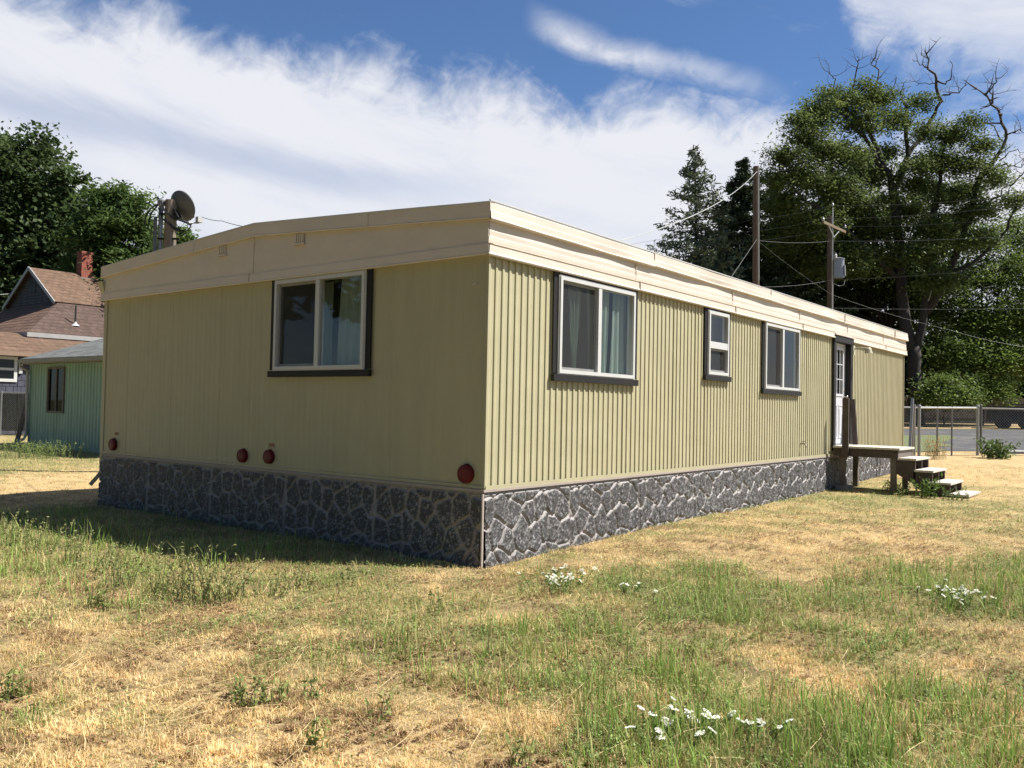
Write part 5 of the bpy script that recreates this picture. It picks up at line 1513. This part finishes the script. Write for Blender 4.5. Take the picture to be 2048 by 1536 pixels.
# ------------------------------------------------------------------ service pole with dish
SP = np.array([3.40, 11.21])
sv = thing('service_pole', (SP[0], SP[1], 0), 'short weathered service pole rising behind the home\'s roof', 'pole')
mb = MB(); mb.tube([(SP[0], SP[1], -.1), (SP[0], SP[1], 3), (SP[0] + .0, SP[1], 5.55)], [.14, .13, .115], 12); mb.build('pole', POLEO, sv)
mb = MB(); q = SP - RT[:2] * .20; mb.tube([(q[0], q[1], 0), (q[0], q[1], 5.45)], .045, 10); mb.lathe((q[0], q[1], 5.42), (0, 0, 1), [(0, .05), (.02, .075), (.12, .08), (.16, .04), (.165, .0001)], 12); mb.build('conduit', GALV, sv)
mb = MB(); q = SP - RT[:2] * .30 - FW[:2] * .02; mb.tube([(q[0], q[1], 0), (q[0], q[1], 5.2)], .035, 10); mb.build('conduit', GALVD, sv)
for z in (4.3, 4.75, 5.25): mb = MB(); mb.bar((SP[0] - RT[0] * .3, SP[1] - RT[1] * .3 - .1, z), (SP[0] + RT[0] * .12, SP[1] + RT[1] * .12 - .13, z), .03, .04); mb.build('bracket', CHAR, sv)


def P3(px, py, dep=17.4): return tuple(at(px, py, dep))


mb = MB()
mb.tube([P3(316, 408), P3(300, 418), P3(292, 432), P3(288, 450)], .014, 5); mb.tube([P3(316, 410), P3(303, 425), P3(298, 440), P3(296, 458)], .014, 5)
mb.tube([P3(322, 402), P3(328, 420), P3(345, 435), P3(370, 444), P3(382, 450)], .02, 5); mb.tube([P3(318, 415), P3(324, 436), P3(340, 450), P3(356, 462)], .02, 5)
mb.tube([P3(384, 446), P3(378, 458), P3(368, 464), P3(345, 452), P3(335, 440)], .011, 5)
mb.build('service_cables', CABLE, sv)
dn = (Vector(RT) * .40 + Vector(F2) * .80 + Vector((0, 0, .42))).normalized()
dc = Vector(at(362, 413, 17.55))
ds_ = thing('satellite_dish', tuple(dc), 'grey satellite dish seen from behind on the service pole', 'satellite dish')
mb = MB(); prof = [(.0, .0001)] + [(.10 * (r / .31) ** 2, r) for r in (.05, .1, .15, .2, .25, .29, .31)] + [(.112, .315), (.10, .318)] + [(.10 * (r / .31) ** 2 - .012, r) for r in (.31, .25, .2, .1, .0001)]
mb.lathe(dc - dn * .05, dn, prof, 40); mb.build('reflector', DISHG, ds_, smooth=True)
mb = MB(); mb.tube([P3(352, 425, 17.45), P3(362, 430, 17.42), P3(366, 441, 17.42), P3(344, 438, 17.45)], .02, 6); mb.bar(P3(350, 420, 17.45), P3(358, 436, 17.42), .12, .05); mb.build('mount', CHAR, ds_)
lnb = P3(398, 437, 17.7)
mb = MB(); mb.tube([P3(366, 441, 17.5), P3(380, 446, 17.6), P3(398, 446, 17.7)], .018, 6); mb.build('feed_arm', LNBW, ds_)
mb = MB(); mb.box(lnb[0] - .05, lnb[0] + .07, lnb[1] - .05, lnb[1] + .05, lnb[2] - .08, lnb[2] + .03)
mb.lathe(P3(388, 433, 17.7), tuple(-Vector(RT)), [(0, .03), (.05, .045), (.09, .05), (.091, .0001)], 12); mb.build('receiver', LNBW, ds_)

# ------------------------------------------------------------------ utility poles
u1b = gb(1512, 37); 
u1 = thing('utility_pole', u1b, 'tall plain brown utility pole in front of the firs', 'utility pole')
t1 = at(1512, 333, 37)
mb = MB(); mb.tube([u1b, (t1[0], t1[1], t1[2])], [.17, .125], 12); mb.build('pole', POLEW, u1)
mb = MB(); q = at(1517.5, 345, 36.8); q2 = at(1518, 560, 36.8); mb.tube([tuple(q), tuple(q2)], .02, 5); mb.build('ground_wire', CABLEL, u1)
u2b = gb(1661, 44)
u2 = thing('utility_pole', u2b, 'utility pole with slanted crossarm and grey transformer', 'utility pole')
t2 = at(1660, 432, 44)
mb = MB(); mb.tube([u2b, tuple(t2)], [.19, .14], 12); mb.build('pole', POLEW, u2)
c0 = Vector(at(1646, 441, 43.2)); c1_ = Vector(at(1689, 458, 43.2))
c0 = Vector(at(1646, 444, 42.6)); c1_ = Vector(at(1690, 458, 44.6)); c1_.z = c0.z - .05
mb = MB(); mb.bar(c0, c1_, .10, .13); mb.build('crossarm', mat('tan_crossarm', (.25, .18, .11), .8, var=.2), u2)
mb = MB(); cm = (c0 + c1_) / 2; lowp = Vector(at(1668, 474, 43.4)); mb.bar(c0.lerp(c1_, .22), lowp, .03, .03); mb.bar(c0.lerp(c1_, .78), lowp, .03, .03); mb.build('brace', CABLEL, u2)
mb = MB(); pt_ = Vector(at(1665.5, 450, 43.6)); mb.tube([Vector(at(1664.5, 640, 43.7)), pt_, Vector(at(1665.5, 415, 43.7))], .028, 6); mb.build('riser', CABLEL, u2)
ins = []
for px, py, dd_ in ((1646, 437, 42.6), (1665, 408, 43.7), (1690, 452, 44.6)):
    mb = MB(); mb.lathe(at(px, py + 5, dd_), (0, 0, 1), [(0, .05), (.04, .08), (.07, .05), (.10, .08), (.14, .05), (.2, .035), (.22, .0001)], 10); mb.build('insulator', GALV, u2)
TG = mat('transformer_grey', (.36, .38, .42), .4, var=.05)
tb = Vector(at(1678, 556, 43.4))
mb = MB(); mb.lathe(tb, (0, 0, 1), [(0, .0001), (0, .23), (.02, .25), (.92, .25), (.94, .27), (.98, .27), (1.03, .12), (1.04, .0001)], 20); trf = mb.build('transformer', TG, u2)
mb = MB(); mb.lathe(at(1671, 517, 43.2), (0, 0, 1), [(0, .05), (.05, .09), (.1, .05), (.15, .09), (.2, .05), (.28, .04), (.29, .0001)], 10); mb.build('bushing', LNBW, trf)
mb = MB(); mb.tube([at(1689, 530, 43.2), at(1690, 552, 43.2)], .045, 8); mb.tube([at(1690, 560, 43.2), at(1688, 570, 43.2), at(1678, 572, 43.2), at(1668, 567, 43.4)], .018, 5); mb.build('arrester', CABLEL, trf)


WIREM = mat('weathered_wire', (.19, .19, .185), .6)


def wire(label, pts, r, sag, m_=WIREM):
    mb = MB(); out_ = []
    for i in range(len(pts) - 1):
        a = Vector(at(*pts[i])); b = Vector(at(*pts[i + 1])); n = 14
        for k in range(n + (1 if i == len(pts) - 2 else 0)):
            s = k / n; p = a.lerp(b, s); p.z -= sag * 4 * s * (1 - s); out_.append(p)
    mb.tube(out_, r * .5, 5, cap=False); o = mb.build('power_line', m_); tag(o, label, 'wire', 'overhead wires'); return o


wire('thick pale service drop curving from the plain pole to the home\'s roof', [(1514, 343, 36.8), (1225, 486, 12.8)], .022, .35, CABLEL)
wire('upper line running from the transformer pole top to the right edge', [(1665, 411, 43.7), (2060, 388, 36)], .012, .15)
wire('line from the crossarm left end to the right edge', [(1646, 437, 42.6), (2060, 408, 35)], .012, .15)
wire('line from the crossarm right end to the right edge', [(1690, 452, 44.6), (2060, 432, 36)], .012, .15)
wire('upper thin line crossing the conifers towards the roof', [(1665, 411, 43.7), (1512, 437, 48), (1240, 492, 60)], .014, .1)
wire('middle thin line crossing the conifers behind the plain pole', [(1646, 437, 42.6), (1500, 462, 48), (1290, 492, 58)], .014, .1)
wire('lower thin line crossing the conifers behind the plain pole', [(1655, 458, 44), (1500, 482, 48), (1300, 508, 58)], .014, .1)
wire('nearly level line through the transformer pole under its crossarm', [(1516, 481, 37), (1662, 482, 43.8), (2060, 470, 40)], .013, .1)
wire('line passing just beneath the transformer', [(1514, 574, 37), (1662, 560, 43.8), (2060, 530, 38)], .013, .1)
wire('level pale line in front of the big locust trunk', [(1662, 616, 43.8), (2060, 617, 40)], .016, .05)
wire('steep diagonal line behind the transformer pole down to the right', [(1514, 480, 37), (1665, 590, 40), (1900, 660, 46), (2060, 695, 48)], .013, .1, GALVD)
wire('guy wire slanting from the plain pole down behind the roof', [(1514, 478, 36.9), (1460, 558, 30)], .016, 0)
wire('dark service cable from the dish pole over the roof', [(404, 434, 17.6), (445, 442, 16.5), (512, 456, 13.2)], .012, .02, CABLE)
wire('thin line from the service pole behind the roof', [(350, 478, 17.6), (400, 488, 16)], .006, .02, CABLE)
wire('black power line bundle near the far left trees', [(-20, 590, 42), (30, 586, 43)], .02, .02, CABLEL)

# unseen trees added at left to dim ambient light and fill end window's reflection
for i, (x, y, s_) in enumerate(((-21, 12, 1.3), (-24, 22, 1.5), (-16, 31, 1.3), (-22, 3, 1.4), (-24, -8, 1.6), (-10, 42, 1.5), (-20, -19, 1.5), (-8, -30, 1.6))):
    bb = [((x + dx * s_, y + dy * s_, z * s_), (2.6 * s_, 2.6 * s_, 2.2 * s_), 1) for (dx, dy, z) in ((0, 0, 9), (2.4, 0, 6.5), (-2.4, .6, 6.8), (.3, 2.4, 6), (0, -2.4, 6), (0, 0, 4.6))]
    tree('maple_tree', 'broad green tree added left of the lawn, outside the picture', (x, y, Hf(x, y)), bb, 11000, .42, 500 + i, DG1, MG2, .3, 'added trees left of the lawn', clump=.8)
print('OBJECTS', len(bpy.data.objects))
